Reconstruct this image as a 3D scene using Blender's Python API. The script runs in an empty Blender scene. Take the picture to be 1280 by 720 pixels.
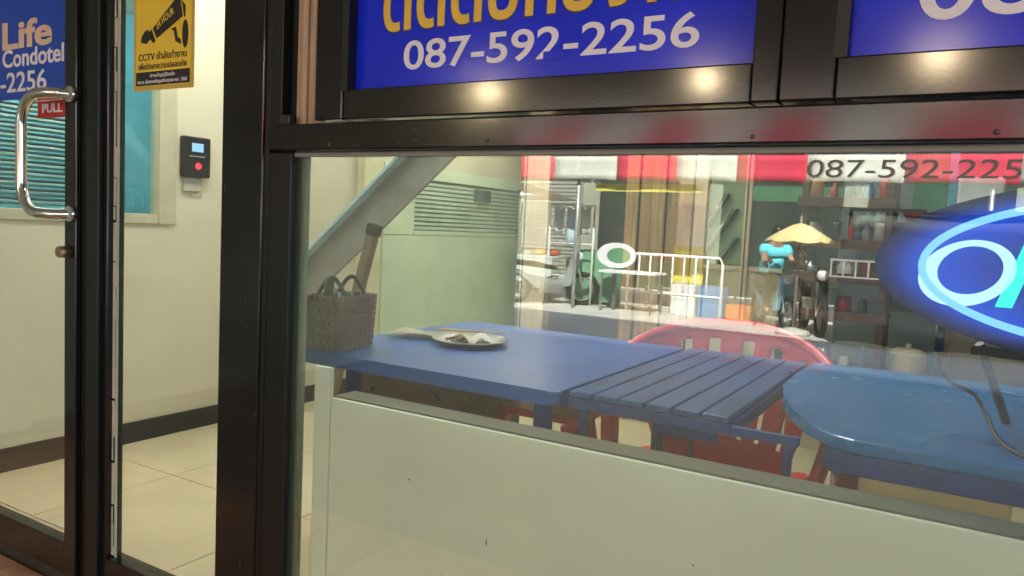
import bpy, bmesh, math, random
from mathutils import Vector, Matrix
random.seed(7)
R = math.radians
PI = math.pi
SC = bpy.context.scene
COL = SC.collection

# ------------------------------------------------------------------ camera
CAM_POS = Vector((0.0, -1.38, 1.20))
YAW, PITCH, ROLL = 0.534826, 0.0791301, 0.048114
fwd = Vector((-math.sin(YAW) * math.cos(PITCH), math.cos(YAW) * math.cos(PITCH), -math.sin(PITCH)))
rgt = Vector((math.cos(YAW), math.sin(YAW), 0))
up = rgt.cross(fwd)
r2 = math.cos(ROLL) * rgt + math.sin(ROLL) * up
u2 = -math.sin(ROLL) * rgt + math.cos(ROLL) * up
cd = bpy.data.cameras.new('camera')
cam = bpy.data.objects.new('camera', cd)
COL.objects.link(cam)
m = Matrix((r2, u2, -fwd)).transposed().to_4x4()
m.translation = CAM_POS
cam.matrix_world = m
cd.sensor_width = 36
cd.lens = 957.25 / 1280 * 36
cd.clip_start = 0.02
cd.clip_end = 2000
SC.camera = cam

# ------------------------------------------------------------------ world, sun, exposure
SUN_EL, SUN_AZ = R(45), R(20)          # azimuth from +y (over the shop's roof) towards +x
w = bpy.data.worlds.new('World')
SC.world = w
w.use_nodes = True
nt = w.node_tree
sky = nt.nodes.new('ShaderNodeTexSky')
sky.sky_type = 'NISHITA'
sky.sun_disc = False
sky.sun_elevation = SUN_EL
sky.sun_rotation = SUN_AZ
bg = nt.nodes['Background']
bg.inputs['Strength'].default_value = 0.15
nt.links.new(sky.outputs['Color'], bg.inputs['Color'])
sd = bpy.data.lights.new('sun', 'SUN')
sd.energy = 4.6
sd.angle = R(0.5)
sd.color = (1.0, 0.95, 0.87)
so = bpy.data.objects.new('sun', sd)
COL.objects.link(so)
sdir = Vector((math.sin(SUN_AZ) * math.cos(SUN_EL), math.cos(SUN_AZ) * math.cos(SUN_EL), math.sin(SUN_EL)))
so.rotation_euler = (-sdir).to_track_quat('-Z', 'Y').to_euler()
so.location = (0, 0, 12)
SC.view_settings.view_transform = 'Standard'
SC.view_settings.look = 'None'
SC.view_settings.gamma = 1
SC.view_settings.exposure = 2.12
SC.cycles.max_bounces = 10
SC.cycles.transparent_max_bounces = 16
SC.cycles.glossy_bounces = 5
SC.cycles.diffuse_bounces = 5

# ------------------------------------------------------------------ materials
MATS = {}


def mat(name, col, rough=0.6, metal=0.0, var=0.06, scale=9.0, bump=0.0, bscale=60.0, spec=0.5, coat=0.0, dirt=0.0, stretch=None):
    if name in MATS:
        return MATS[name]
    mt = bpy.data.materials.new(name)
    mt.use_nodes = True
    t = mt.node_tree
    b = t.nodes['Principled BSDF']
    b.inputs['Roughness'].default_value = rough
    b.inputs['Metallic'].default_value = metal
    b.inputs['Specular IOR Level'].default_value = spec
    b.inputs['Coat Weight'].default_value = coat
    tc = t.nodes.new('ShaderNodeTexCoord')
    mp = t.nodes.new('ShaderNodeMapping')
    if stretch:
        mp.inputs['Scale'].default_value = stretch
    t.links.new(tc.outputs['Object'], mp.inputs['Vector'])
    n = t.nodes.new('ShaderNodeTexNoise')
    n.inputs['Scale'].default_value = scale
    n.inputs['Detail'].default_value = 6
    t.links.new(mp.outputs['Vector'], n.inputs['Vector'])
    cr = t.nodes.new('ShaderNodeValToRGB')
    cr.color_ramp.elements[0].position = 0.3
    cr.color_ramp.elements[1].position = 0.7
    a = [max(0, c * (1 - var * 2)) for c in col]
    z = [min(1, c * (1 + var)) for c in col]
    cr.color_ramp.elements[0].color = (*a, 1)
    cr.color_ramp.elements[1].color = (*z, 1)
    t.links.new(n.outputs['Fac'], cr.inputs['Fac'])
    out = cr.outputs['Color']
    if dirt:
        n2 = t.nodes.new('ShaderNodeTexNoise')
        n2.inputs['Scale'].default_value = scale * 0.25
        n2.inputs['Detail'].default_value = 9
        n2.inputs['Roughness'].default_value = 0.7
        t.links.new(tc.outputs['Object'], n2.inputs['Vector'])
        r3 = t.nodes.new('ShaderNodeValToRGB')
        r3.color_ramp.elements[0].position = 0.52
        r3.color_ramp.elements[1].position = 0.75
        r3.color_ramp.elements[0].color = (0, 0, 0, 1)
        r3.color_ramp.elements[1].color = (dirt, dirt, dirt, 1)
        t.links.new(n2.outputs['Fac'], r3.inputs['Fac'])
        mx = t.nodes.new('ShaderNodeMix')
        mx.data_type = 'RGBA'
        t.links.new(r3.outputs['Color'], mx.inputs[0])
        t.links.new(out, mx.inputs[6])
        mx.inputs[7].default_value = (col[0] * 0.45, col[1] * 0.38, col[2] * 0.28, 1)
        out = mx.outputs[2]
    t.links.new(out, b.inputs['Base Color'])
    rr = t.nodes.new('ShaderNodeMapRange')
    rr.inputs['To Min'].default_value = max(0.02, rough * 0.8)
    rr.inputs['To Max'].default_value = min(1, rough * 1.25)
    t.links.new(n.outputs['Fac'], rr.inputs['Value'])
    t.links.new(rr.outputs['Result'], b.inputs['Roughness'])
    if bump:
        n3 = t.nodes.new('ShaderNodeTexNoise')
        n3.inputs['Scale'].default_value = bscale
        n3.inputs['Detail'].default_value = 3
        t.links.new(mp.outputs['Vector'], n3.inputs['Vector'])
        bp = t.nodes.new('ShaderNodeBump')
        bp.inputs['Strength'].default_value = bump
        bp.inputs['Distance'].default_value = 0.004
        t.links.new(n3.outputs['Fac'], bp.inputs['Height'])
        t.links.new(bp.outputs['Normal'], b.inputs['Normal'])
    MATS[name] = mt
    return mt


def emis(name, col, s):
    if name in MATS:
        return MATS[name]
    mt = bpy.data.materials.new(name)
    mt.use_nodes = True
    t = mt.node_tree
    t.nodes.clear()
    e = t.nodes.new('ShaderNodeEmission')
    e.inputs['Color'].default_value = (*col, 1)
    e.inputs['Strength'].default_value = s
    o = t.nodes.new('ShaderNodeOutputMaterial')
    t.links.new(e.outputs[0], o.inputs[0])
    MATS[name] = mt
    return mt


def glass(name, tint, refl, smear=0.0):
    mt = bpy.data.materials.new(name)
    mt.use_nodes = True
    t = mt.node_tree
    t.nodes.clear()
    tr = t.nodes.new('ShaderNodeBsdfTransparent')
    tr.inputs[0].default_value = (*tint, 1)
    gl = t.nodes.new('ShaderNodeBsdfGlossy')
    gl.inputs['Roughness'].default_value = 0.0
    gl.inputs['Color'].default_value = (0.95, 1.0, 0.97, 1)
    ge = t.nodes.new('ShaderNodeNewGeometry')     # Schlick's curve, the same from both sides of the pane
    dt = t.nodes.new('ShaderNodeVectorMath')
    dt.operation = 'DOT_PRODUCT'
    t.links.new(ge.outputs['Normal'], dt.inputs[0])
    t.links.new(ge.outputs['Incoming'], dt.inputs[1])
    ab = t.nodes.new('ShaderNodeMath')
    ab.operation = 'ABSOLUTE'
    t.links.new(dt.outputs['Value'], ab.inputs[0])
    om = t.nodes.new('ShaderNodeMath')
    om.operation = 'SUBTRACT'
    om.inputs[0].default_value = 1.0
    t.links.new(ab.outputs[0], om.inputs[1])
    pw = t.nodes.new('ShaderNodeMath')
    pw.operation = 'POWER'
    pw.inputs[1].default_value = 5.0
    t.links.new(om.outputs[0], pw.inputs[0])
    fr = t.nodes.new('ShaderNodeMath')
    fr.operation = 'MULTIPLY_ADD'
    fr.inputs[1].default_value = 0.96
    fr.inputs[2].default_value = 0.035
    t.links.new(pw.outputs[0], fr.inputs[0])
    ad = t.nodes.new('ShaderNodeMath')
    ad.operation = 'ADD'
    ad.use_clamp = True
    ad.inputs[1].default_value = refl
    t.links.new(fr.outputs[0], ad.inputs[0])
    mx = t.nodes.new('ShaderNodeMixShader')
    t.links.new(ad.outputs[0], mx.inputs[0])
    t.links.new(tr.outputs[0], mx.inputs[1])
    t.links.new(gl.outputs[0], mx.inputs[2])
    res = mx.outputs[0]
    if smear:      # thin film of dust on the outside of the pane
        tc = t.nodes.new('ShaderNodeTexCoord')
        n = t.nodes.new('ShaderNodeTexNoise')
        n.inputs['Scale'].default_value = 3.0
        n.inputs['Detail'].default_value = 8
        t.links.new(tc.outputs['Object'], n.inputs['Vector'])
        mr = t.nodes.new('ShaderNodeMapRange')
        mr.inputs['From Min'].default_value = 0.35
        mr.inputs['From Max'].default_value = 0.75
        mr.inputs['To Min'].default_value = smear * 0.3
        mr.inputs['To Max'].default_value = smear
        t.links.new(n.outputs['Fac'], mr.inputs['Value'])
        df = t.nodes.new('ShaderNodeBsdfDiffuse')
        df.inputs[0].default_value = (0.7, 0.72, 0.66, 1)
        m2 = t.nodes.new('ShaderNodeMixShader')
        t.links.new(mr.outputs[0], m2.inputs[0])
        t.links.new(res, m2.inputs[1])
        t.links.new(df.outputs[0], m2.inputs[2])
        res = m2.outputs[0]
    o = t.nodes.new('ShaderNodeOutputMaterial')
    t.links.new(res, o.inputs[0])
    MATS[name] = mt
    return mt


M_WIN = glass('window_glass', (0.955, 0.985, 0.955), 0.080, 0.014)
M_DOORG = glass('door_glass', (0.97, 0.99, 0.97), 0.01, 0.0)
M_SIDE = glass('inner_glass', (0.86, 0.94, 0.93), 0.03, 0.0)
M_ALU = mat('dark_aluminium', (0.012, 0.0095, 0.0095), 0.12, 0.0, 0.15, 5, 0.008, 160, spec=0.5)
M_ALUD = mat('black_gasket', (0.006, 0.006, 0.007), 0.4, spec=0.4)
M_CREAM = mat('cream_paint', (0.60, 0.56, 0.43), 0.55, var=0.03, scale=3, bump=0.08, bscale=30, dirt=0.05)
M_WHITE = mat('white_board', (0.80, 0.83, 0.74), 0.45, var=0.04, scale=2, bump=0.05, bscale=40, dirt=0.12)
M_TILE = mat('cream_tile', (0.66, 0.57, 0.40), 0.22, var=0.04, scale=4, dirt=0.25)
M_GROUT = mat('grout', (0.22, 0.17, 0.12), 0.9)
M_BASE = mat('black_baseboard', (0.012, 0.013, 0.014), 0.35)
M_BLUESIGN = mat('blue_sign_vinyl', (0.010, 0.028, 0.72), 0.16, var=0.08, scale=4, bump=0.02, bscale=25, spec=0.35)
M_LETW = mat('white_letter', (0.84, 0.80, 0.84), 0.5, var=0.01)
M_LETY = mat('yellow_letter', (0.80, 0.52, 0.06), 0.5, var=0.02)
M_LETO = mat('dark_letter', (0.03, 0.015, 0.10), 0.5)
M_CHROME = mat('polished_steel', (0.72, 0.70, 0.66), 0.1, 1.0, 0.03)
M_YEL = mat('yellow_sign', (0.86, 0.60, 0.05), 0.45, var=0.03)
M_YEL2 = mat('yellow_sign_edge', (0.62, 0.42, 0.10), 0.45, var=0.03)
M_BLK = mat('black_print', (0.02, 0.018, 0.016), 0.5)
M_BLKP = mat('black_plastic', (0.012, 0.013, 0.015), 0.35, bump=0.05)
M_RED = mat('red_sticker', (0.55, 0.03, 0.03), 0.4)
M_BTAB = mat('blue_table_plastic', (0.03, 0.12, 0.46), 0.33, var=0.10, scale=7, bump=0.08, bscale=70, dirt=0.35)
M_BTAB2 = mat('blue_table_teal', (0.012, 0.17, 0.46), 0.26, var=0.05, scale=3, bump=0.02, bscale=70, dirt=0.08)
M_NAVY = mat('navy_paint', (0.006, 0.05, 0.26), 0.4, var=0.1)
M_SLAT = mat('slat_blue', (0.035, 0.12, 0.36), 0.3, var=0.22, scale=8, stretch=(6, 1, 6), dirt=.3, bump=.1)
M_CHAIR = mat('red_chair_plastic', (0.74, 0.022, 0.04), 0.3, var=0.07, scale=6, bump=0.03)
M_MAROON = mat('maroon_plastic', (0.16, 0.015, 0.03), 0.4)
M_BASK = mat('woven_brown', (0.19, 0.095, 0.072), 0.5, var=0.10, scale=30)
M_WOODD = mat('dark_wood', (0.11, 0.06, 0.035), 0.5, var=0.25, scale=6, stretch=(1, 8, 8))
M_WOODT = mat('tan_wood', (0.42, 0.28, 0.14), 0.6, var=0.2, scale=4, stretch=(8, 8, 0.6))
M_STEELG = mat('grey_steel', (0.25, 0.245, 0.24), 0.45, 0.2, var=0.12, scale=6, bump=0.06)
M_GRN = mat('pale_green_panel', (0.58, 0.70, 0.52), 0.4, var=0.04, scale=3)
M_OLIVE = mat('olive_sill', (0.13, 0.125, 0.085), 0.5, var=0.1)
M_JAMB = mat('grey_green_jamb', (0.24, 0.28, 0.19), 0.5, var=0.12, scale=4, stretch=(8, 8, 0.5))
M_CARD = mat('beige_board', (0.85, 0.66, 0.38), 0.6, var=0.05, scale=3)
M_CONC = mat('street_concrete', (0.62, 0.60, 0.56), 0.85, var=0.15, scale=1.2, bump=0.3, bscale=20, dirt=0.3)
M_PAVE = mat('terracotta_pave', (0.50, 0.27, 0.16), 0.6, var=0.15, scale=6, bump=0.2)


# ------------------------------------------------------------------ geometry helpers
class MB:
    def __init__(s):
        s.b = bmesh.new()

    def box(s, x0, x1, y0, y1, z0, z1, bev=0.0, mtx=None):
        vs = [s.b.verts.new((x, y, z)) for x in (x0, x1) for y in (y0, y1) for z in (z0, z1)]
        fs = [(0, 1, 3, 2), (4, 6, 7, 5), (0, 4, 5, 1), (2, 3, 7, 6), (0, 2, 6, 4), (1, 5, 7, 3)]
        faces = [s.b.faces.new([vs[i] for i in f]) for f in fs]
        if bev:
            es = list({e for f in faces for e in f.edges})
            r = bmesh.ops.bevel(s.b, geom=es, offset=bev, segments=2, affect='EDGES', profile=0.5)
            vs = list({v for f in r['faces'] for v in f.verts} | {v for v in vs if v.is_valid})
        if mtx:
            for v in vs:
                v.co = mtx @ v.co
        return s

    def prism(s, pts, axis, a, b, bev=0.0):
        """2-D outline extruded along axis (0 x, 1 y, 2 z) from a to b."""
        def P(p, q):
            l = list(p)
            l.insert(axis, q)
            return l
        A = [s.b.verts.new(P(p, a)) for p in pts]
        B = [s.b.verts.new(P(p, b)) for p in pts]
        n = len(pts)
        fs = [s.b.faces.new(A), s.b.faces.new(B[::-1])]
        for i in range(n):
            fs.append(s.b.faces.new([A[i], B[i], B[(i + 1) % n], A[(i + 1) % n]]))
        if bev:
            es = list({e for f in fs[:2] for e in f.edges})
            bmesh.ops.bevel(s.b, geom=es, offset=bev, segments=2, affect='EDGES', profile=0.5)
        return s

    def tube(s, pts, r, n=10, caps=True, closed=False):
        pts = [Vector(p) for p in pts]
        rs = r if isinstance(r, (list, tuple)) else [r] * len(pts)
        rings = []
        N = len(pts)
        ref = None
        for i, p in enumerate(pts):
            if closed:
                t = (pts[(i + 1) % N] - pts[i - 1]).normalized()
            else:
                t = (pts[min(i + 1, N - 1)] - pts[max(i - 1, 0)]).normalized()
            if ref is None:
                ref = Vector((0, 0, 1)) if abs(t.z) < 0.9 else Vector((1, 0, 0))
            a = (ref - t * ref.dot(t)).normalized()
            ref = a
            c = t.cross(a)
            rings.append([s.b.verts.new(p + (a * math.cos(2 * PI * k / n) + c * math.sin(2 * PI * k / n)) * rs[i]) for k in range(n)])
        for i in range(N if closed else N - 1):
            A, B = rings[i], rings[(i + 1) % N]
            for k in range(n):
                f = s.b.faces.new([A[k], A[(k + 1) % n], B[(k + 1) % n], B[k]])
                f.smooth = True
        if caps and not closed:
            s.b.faces.new(rings[0][::-1])
            s.b.faces.new(rings[-1])
        return s

    def lathe(s, prof, c=(0, 0, 0), n=20, sx=1, sy=1):
        rings = []
        for r, z in prof:
            rings.append([s.b.verts.new((c[0] + max(r, 1e-4) * sx * math.cos(2 * PI * k / n), c[1] + max(r, 1e-4) * sy * math.sin(2 * PI * k / n), c[2] + z)) for k in range(n)])
        for A, B in zip(rings, rings[1:]):
            for k in range(n):
                f = s.b.faces.new([A[k], A[(k + 1) % n], B[(k + 1) % n], B[k]])
                f.smooth = True
        s.b.faces.new(rings[0][::-1])
        s.b.faces.new(rings[-1])
        return s

    def grid(s, fn, nu, nv, thick=0.0, skip=None):
        """surface fn(u,v)->Vector, with optional thickness along fn's normal and skipped cells (holes)."""
        P = [[Vector(fn(i / nu, j / nv)) for j in range(nv + 1)] for i in range(nu + 1)]

        def nrm(i, j):
            a = P[min(i + 1, nu)][j] - P[max(i - 1, 0)][j]
            b = P[i][min(j + 1, nv)] - P[i][max(j - 1, 0)]
            return a.cross(b).normalized()
        F = [[s.b.verts.new(P[i][j]) for j in range(nv + 1)] for i in range(nu + 1)]
        Bk = [[s.b.verts.new(P[i][j] - nrm(i, j) * thick) for j in range(nv + 1)] for i in range(nu + 1)] if thick else None
        solid = lambda i, j: 0 <= i < nu and 0 <= j < nv and not (skip and skip(i, j))
        for i in range(nu):
            for j in range(nv):
                if not solid(i, j):
                    continue
                f = s.b.faces.new([F[i][j], F[i + 1][j], F[i + 1][j + 1], F[i][j + 1]])
                f.smooth = True
                if thick:
                    f = s.b.faces.new([Bk[i][j + 1], Bk[i + 1][j + 1], Bk[i + 1][j], Bk[i][j]])
                    f.smooth = True
                    for (di, dj, a, b) in ((-1, 0, (i, j), (i, j + 1)), (1, 0, (i + 1, j + 1), (i + 1, j)), (0, -1, (i + 1, j), (i, j)), (0, 1, (i, j + 1), (i + 1, j + 1))):
                        if not solid(i + di, j + dj):
                            s.b.faces.new([F[a[0]][a[1]], F[b[0]][b[1]], Bk[b[0]][b[1]], Bk[a[0]][a[1]]])
        return s

    def build(s, name, mt, parent=None, loc=(0, 0, 0), rot=(0, 0, 0)):
        bmesh.ops.recalc_face_normals(s.b, faces=s.b.faces[:])
        loose = [v for v in s.b.verts if not v.link_faces]
        if loose:
            bmesh.ops.delete(s.b, geom=loose, context='VERTS')
        me = bpy.data.meshes.new(name)
        s.b.to_mesh(me)
        s.b.free()
        me.materials.append(mt)
        o = bpy.data.objects.new(name, me)
        COL.objects.link(o)
        o.location = loc
        o.rotation_euler = rot
        if parent:
            o.parent = parent
        return o


def tag(o, label=None, cat=None, group=None, kind=None):
    if label:
        o['label'] = label
    if cat:
        o['category'] = cat
    if group:
        o['group'] = group
    if kind:
        o['kind'] = kind
    return o


def thing(name, label, cat, loc=(0, 0, 0), rz=0, group=None):
    o = bpy.data.objects.new(name, None)
    o.empty_display_size = 0.1
    COL.objects.link(o)
    o.location = loc
    o.rotation_euler = (0, 0, rz)
    return tag(o, label, cat, group)


def box(name, mt, parent, *a, bev=0.0, **k):
    return MB().box(*a, bev=bev).build(name, mt, parent, **k)


def copy_tree(o, parent=None):
    c = o.copy()
    COL.objects.link(c)
    c.parent = parent
    for ch in list(o.children):
        copy_tree(ch, c)
    return c


def text(name, body, x, y, z, width, height, mt, parent, bold=0.0, shear=0.0, ext=0.0008, rot=(PI / 2, 0, 0), ref='0', space=1.0):
    """Text on a plane facing -y: left edge x, baseline z, fitted to width; height = height of the string's tall glyphs."""
    cu = bpy.data.curves.new(name, 'FONT')
    cu.body = body
    cu.size = 1.0
    cu.extrude = 0
    cu.offset = bold
    cu.shear = shear
    cu.space_character = space
    cu.resolution_u = 6
    tmp = bpy.data.objects.new('tmp_text', cu)
    COL.objects.link(tmp)
    dg = bpy.context.evaluated_depsgraph_get()
    dg.update()
    me = bpy.data.meshes.new_from_object(tmp.evaluated_get(dg))
    bpy.data.objects.remove(tmp)
    xs = [v.co.x for v in me.vertices]
    ys = [v.co.y for v in me.vertices]
    if not xs:
        return None
    sx = width / (max(xs) - min(xs))
    sy = height / max(ys)
    x0 = min(xs)
    b = bmesh.new()
    b.from_mesh(me)
    for v in b.verts:
        v.co = ((v.co.x - x0) * sx, v.co.y * sy, 0)
    r = bmesh.ops.extrude_face_region(b, geom=b.faces[:])
    for e in r['geom']:
        if isinstance(e, bmesh.types.BMVert):
            e.co.z += ext
    bmesh.ops.recalc_face_normals(b, faces=b.faces[:])
    b.to_mesh(me)
    b.free()
    for p in me.polygons:
        p.use_smooth = False
    me.name = name
    me.materials.clear()
    me.materials.append(mt)
    o = bpy.data.objects.new(name, me)
    COL.objects.link(o)
    o.location = (x, y, z)
    o.rotation_euler = rot
    if parent:
        o.parent = parent
    return o


def ellipse(cx, cz, a, b, n=48, t0=0, t1=2 * PI):
    return [(cx + a * math.cos(t0 + (t1 - t0) * k / n), cz + b * math.sin(t0 + (t1 - t0) * k / n)) for k in range(n)]


# ================================================================== large structure: ground
g = box('street', M_CONC, None, -200, 200, -300, -6.4, -0.5, -0.15)
tag(g, kind='structure')
g = box('pavement', M_GROUT, None, -40, 20, -6.4, -0.035, -0.5, -0.06)
tag(g, kind='structure')
for i in range(-14, 3):
    for j in range(0, 3):
        x = i * 0.30
        box('paving_tile', M_PAVE, g, x + 0.003, x + 0.297, -0.338 - j * 0.30, -0.041 - j * 0.30, -0.06, -0.022 + random.uniform(-.001, .001), bev=0.002)
box('screed', mat('grey_screed', (.17, .165, .15), .6, var=.2, scale=2, dirt=.3), g, -40, 20, -6.395, -0.94, -0.06, -0.022)
tag(box('kerb', mat('kerb_concrete', (0.4, 0.39, 0.36), 0.8), None, -40, 20, -6.55, -6.4, -0.5, -0.02), kind='structure')

fl = box('floor', M_GROUT, None, -3.63, 1.8, -0.033, 6.0, -0.06, -0.006)
tag(fl, kind='structure')
for i in range(7):
    for j in range(-1, 10):
        x0 = -3.85 + i * 0.82
        y0 = 0.172 + j * 0.614
        xa, xb = max(x0 + 0.0025, -3.628), min(x0 + 0.8175, 1.79)
        ya, yb = max(y0 + 0.0025, 0.07), min(y0 + 0.6115, 5.98)
        if xb - xa < .02 or yb - ya < .02:
            continue
        box('floor_tile', M_TILE, fl, xa, xb, ya, yb, -0.006, 0.0, bev=0.0012)

# ------------------------------------------------------------------ room shell
wl = MB()      # side wall with two window openings: y .15-1.16 z 1.16-2.3 and y 3.15-4.75 z 1.14-1.52
X0, X1 = -3.73, -3.63
wl.box(X0, X1, -0.03, 0.12, 0, 2.75)
wl.box(X0, X1, 0.12, 1.17, 0, 1.13)
wl.box(X0, X1, 0.12, 1.17, 2.35, 2.75)
wl.box(X0, X1, 1.17, 6.0, 0, 2.75)
side = thing('side_wall', 'cream painted side wall seen through the glass door, black skirting at its foot', 'wall')
wl.build('wall_surface', M_CREAM, side)
box('skirting_board', M_BASE, side, -3.63, -3.615, 0.0, 2.85, 0.0, 0.107, bev=0.002)
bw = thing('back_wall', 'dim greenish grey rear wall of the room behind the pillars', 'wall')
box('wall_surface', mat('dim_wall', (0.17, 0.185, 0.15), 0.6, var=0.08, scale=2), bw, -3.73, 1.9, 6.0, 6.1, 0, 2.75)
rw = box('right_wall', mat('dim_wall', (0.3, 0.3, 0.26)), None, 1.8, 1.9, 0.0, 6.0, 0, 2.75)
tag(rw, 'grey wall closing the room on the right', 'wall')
cl = box('ceiling', mat('ceiling_white', (0.6, 0.6, 0.54), 0.8), None, -3.73, 1.9, -0.03, 6.1, 2.75, 2.85)
tag(cl, kind='structure')
up_ = box('upper_facade', mat('upper_render', (0.35, 0.34, 0.3), 0.8), None, -32, 14, -0.05, 0.05, 2.31, 10.2)  # unseen; height and width stretched so its shadow covers the near street
tag(up_, kind='structure')
tag(box('roof', mat('upper_render', (0.35, 0.34, 0.3)), None, -32, 14, 0.05, 6.2, 2.85, 10.2), kind='structure')  # unseen block, raised with the facade to keep sun off the near street
tag(box('outer_wall', mat('upper_render', (0.35, 0.34, 0.3)), None, -32, -3.73, -0.05, -0.0, -0.1, 2.31), 'grey outer wall left of the shop door', 'wall')
tag(box('outer_wall', mat('upper_render', (0.35, 0.34, 0.3)), None, 1.9, 14, -0.05, 0.0, -0.1, 2.31), 'grey outer wall right of the shop window', 'wall')

# canopy over the pavement, with its downlights
can = thing('canopy', 'flat canopy roof covering the pavement in front of the shop', 'canopy')
box('roof_slab', mat('canopy_soffit', (0.66, 0.65, 0.62), 0.7), can, -9, 4, -6.3, -0.055, 2.62, 2.75)
for x in (-8.8, 3.6):
    box('canopy_post', M_STEELG, can, x - .05, x + .05, -6.25, -6.15, -0.06, 2.62, bev=.004)
lamp0 = thing('canopy_downlight', 'round warm downlight under the canopy, leftmost of the row', 'lamp', (-4.36, -5.41, 2.6), group='warm downlights under the canopy')
MB().lathe([(0.0, 0.018), (0.085, 0.018), (0.085, 0.0), (0.07, -0.008), (0.065, 0.0), (0.0, 0.0)]).build('lamp_ring', M_CHROME, lamp0)
MB().lathe([(0.0, 0.001), (0.062, 0.001), (0.055, -0.012), (0.0, -0.016)]).build('bulb', emis('warm_lamp', (1.0, 0.76, 0.46), 280), lamp0)
for (x, y) in ((-2.14, -5.5), (-0.30, -5.12)):
    c = copy_tree(lamp0)
    c.location = (x, y, 2.6)
    c['label'] = 'round warm downlight under the canopy, %s' % ('middle of the row' if x < -1 else 'rightmost of the row')

# ceiling tube lamps inside
tl = thing('ceiling_tube_lamp', 'white fluorescent tube lamp on the ceiling just behind the glass door', 'lamp', (-2.9, 0.9, 2.70), group='fluorescent tubes on the room ceiling')
box('lamp_housing', mat('lamp_white', (.7, .7, .7), .4), tl, -0.04, 0.04, -0.62, 0.62, 0.0, 0.05, bev=.004)
MB().tube([(0, -0.6, -0.02), (0, 0.6, -0.02)], 0.02, 12).build('tube', emis('cool_tube', (1.0, 0.985, 0.89), 34), tl)
for (x, y) in ((-0.75, 1.6), (-2.9, 3.3)):  # unseen tubes added to brighten tables, rack and green partition
    c = copy_tree(tl)
    c.location = (x, y, 2.70)
    c['label'] = 'added white fluorescent tube lamp on the ceiling %s' % ('above the slatted table' if x > -2 else 'above the green partition')

# ------------------------------------------------------------------ side window of the room (open alley and turquoise wall behind it)
sw = thing('side_window', 'window with horizontal blinds in the cream side wall behind the glass door', 'window', (-3.63, 0, 0))
f = MB()
f.box(-0.06, 0.012, 0.10, 1.10, 1.128, 1.178, .003)
f.box(-0.06, 0.012, 1.105, 1.205, 1.128, 2.4, .003)
f.box(-0.06, 0.012, 0.10, 0.15, 1.182, 2.4, .003)
f.box(-0.06, 0.012, 0.155, 1.10, 2.31, 2.36, .003)
f.build('window_frame', mat('beige_frame', (0.48, 0.45, 0.33), .45), sw)
box('glass_pane', M_SIDE, sw, -0.035, -0.03, 0.15, 1.105, 1.178, 2.31)
zz = 1.20
k = 0
msl = [mat('blind_teal', (0.16, 0.36, 0.38), .5), mat('blind_dark', (0.03, 0.07, 0.09), .5)]
sl_a = MB().box(-0.02, 0.0, 0.165, 0.955, -.006, .006).build('blind_slat', msl[0], sw, loc=(-0.075, 0, zz), rot=(0, R(35), 0))
sl_b = MB().box(-0.012, 0.0, 0.165, 0.955, -.004, .004).build('blind_slat', msl[1], sw, loc=(-0.075, 0, zz + .02), rot=(0, R(35), 0))
while zz < 2.25:
    zz += 0.042
    for s0, dz in ((sl_a, 0), (sl_b, 0.02)):
        c = s0.copy()
        COL.objects.link(c)
        c.parent = sw
        c.location = (-0.075, 0, zz + dz)
aw = box('alley_wall', mat('turquoise_paint', (0.14, 0.50, 0.68), .6, var=.05), None, -5.3, -5.2, -0.0, 5.0, 0, 4.0)
tag(aw, 'turquoise wall of the room behind the side window', 'wall')
box('alley_block', mat('olive_green_paint', (0.10, 0.20, 0.09), .6), None, -5.19, -4.9, -0.0, 0.75, 0, 2.2)
tag(bpy.data.objects['alley_block'], 'dark green cupboard standing behind the left half of the side window', 'cupboard')
tag(box('alley_ground', M_CONC, None, -5.3, -3.73, 0.0, 5.0, -0.2, 0.0), kind='structure')
c = copy_tree(tl)  # unseen tube added to light the turquoise wall behind the window
c.location = (-4.4, 0.9, 2.5)
c['label'] = 'added unseen tube lighting the wall behind the side window blinds'
tag(box('side_room_ceiling', mat('ceiling_white', (0.6, 0.6, 0.54)), None, -5.3, -3.73, -0.0, 5.0, 2.56, 2.64), kind='structure')
tag(box('side_room_wall', mat('dim_wall', (0.3, 0.3, 0.26)), None, -5.3, -3.73, 5.0, 5.1, 0, 2.64), 'far end wall of the side room', 'wall')

# ================================================================== shopfront
# --- swing door
door = thing('glass_door', 'dark framed swing door of clear glass with a steel bar handle', 'door', (-3.30, 0, 0))
dx = 3.30
MB().box(-2.415 + dx, -2.353 + dx, -0.045, 0.0, 0.02, 2.25, .003).build('door_stile', M_ALU, door)
MB().box(-2.350 + dx, -2.293 + dx, -0.028, 0.0, 0.02, 2.25, .002).build('meeting_stile', M_ALUD, door)
MB().box(0, .065, -0.045, 0.0, 0.02, 2.25, .003).build('door_stile', M_ALU, door)
MB().box(.066, -2.416 + dx, -0.043, 0.0, 0.02, 0.122, .003).build('bottom_rail', M_ALU, door)
MB().box(.066, -2.416 + dx, -0.043, 0.0, 2.15, 2.25, .003).build('top_rail', M_ALU, door)
box('glass_pane', M_DOORG, door, .060, -2.408 + dx, -0.020, -0.014, 0.118, 2.155)
H = MB()
hx, hz0, hz1 = -2.366 + dx, 1.176, 1.536
pts = [(hx, -0.045, hz1), (hx - .05, -0.075, hz1 + .004)]
rad = 0.05
bxx = hx - 0.200
for k in range(7):
    a = PI / 2 + (PI / 2) * k / 6
    pts.append((bxx + 0.10 + 0.10 * math.cos(a), -0.095, hz1 - 0.090 + 0.092 * math.sin(a)))
for k in range(7):
    a = PI + (PI / 2) * k / 6
    pts.append((bxx + 0.10 + 0.10 * math.cos(a), -0.095, hz0 + 0.090 + 0.092 * math.sin(a)))
pts += [(hx - .05, -0.075, hz0 - .004), (hx, -0.045, hz0)]
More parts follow.
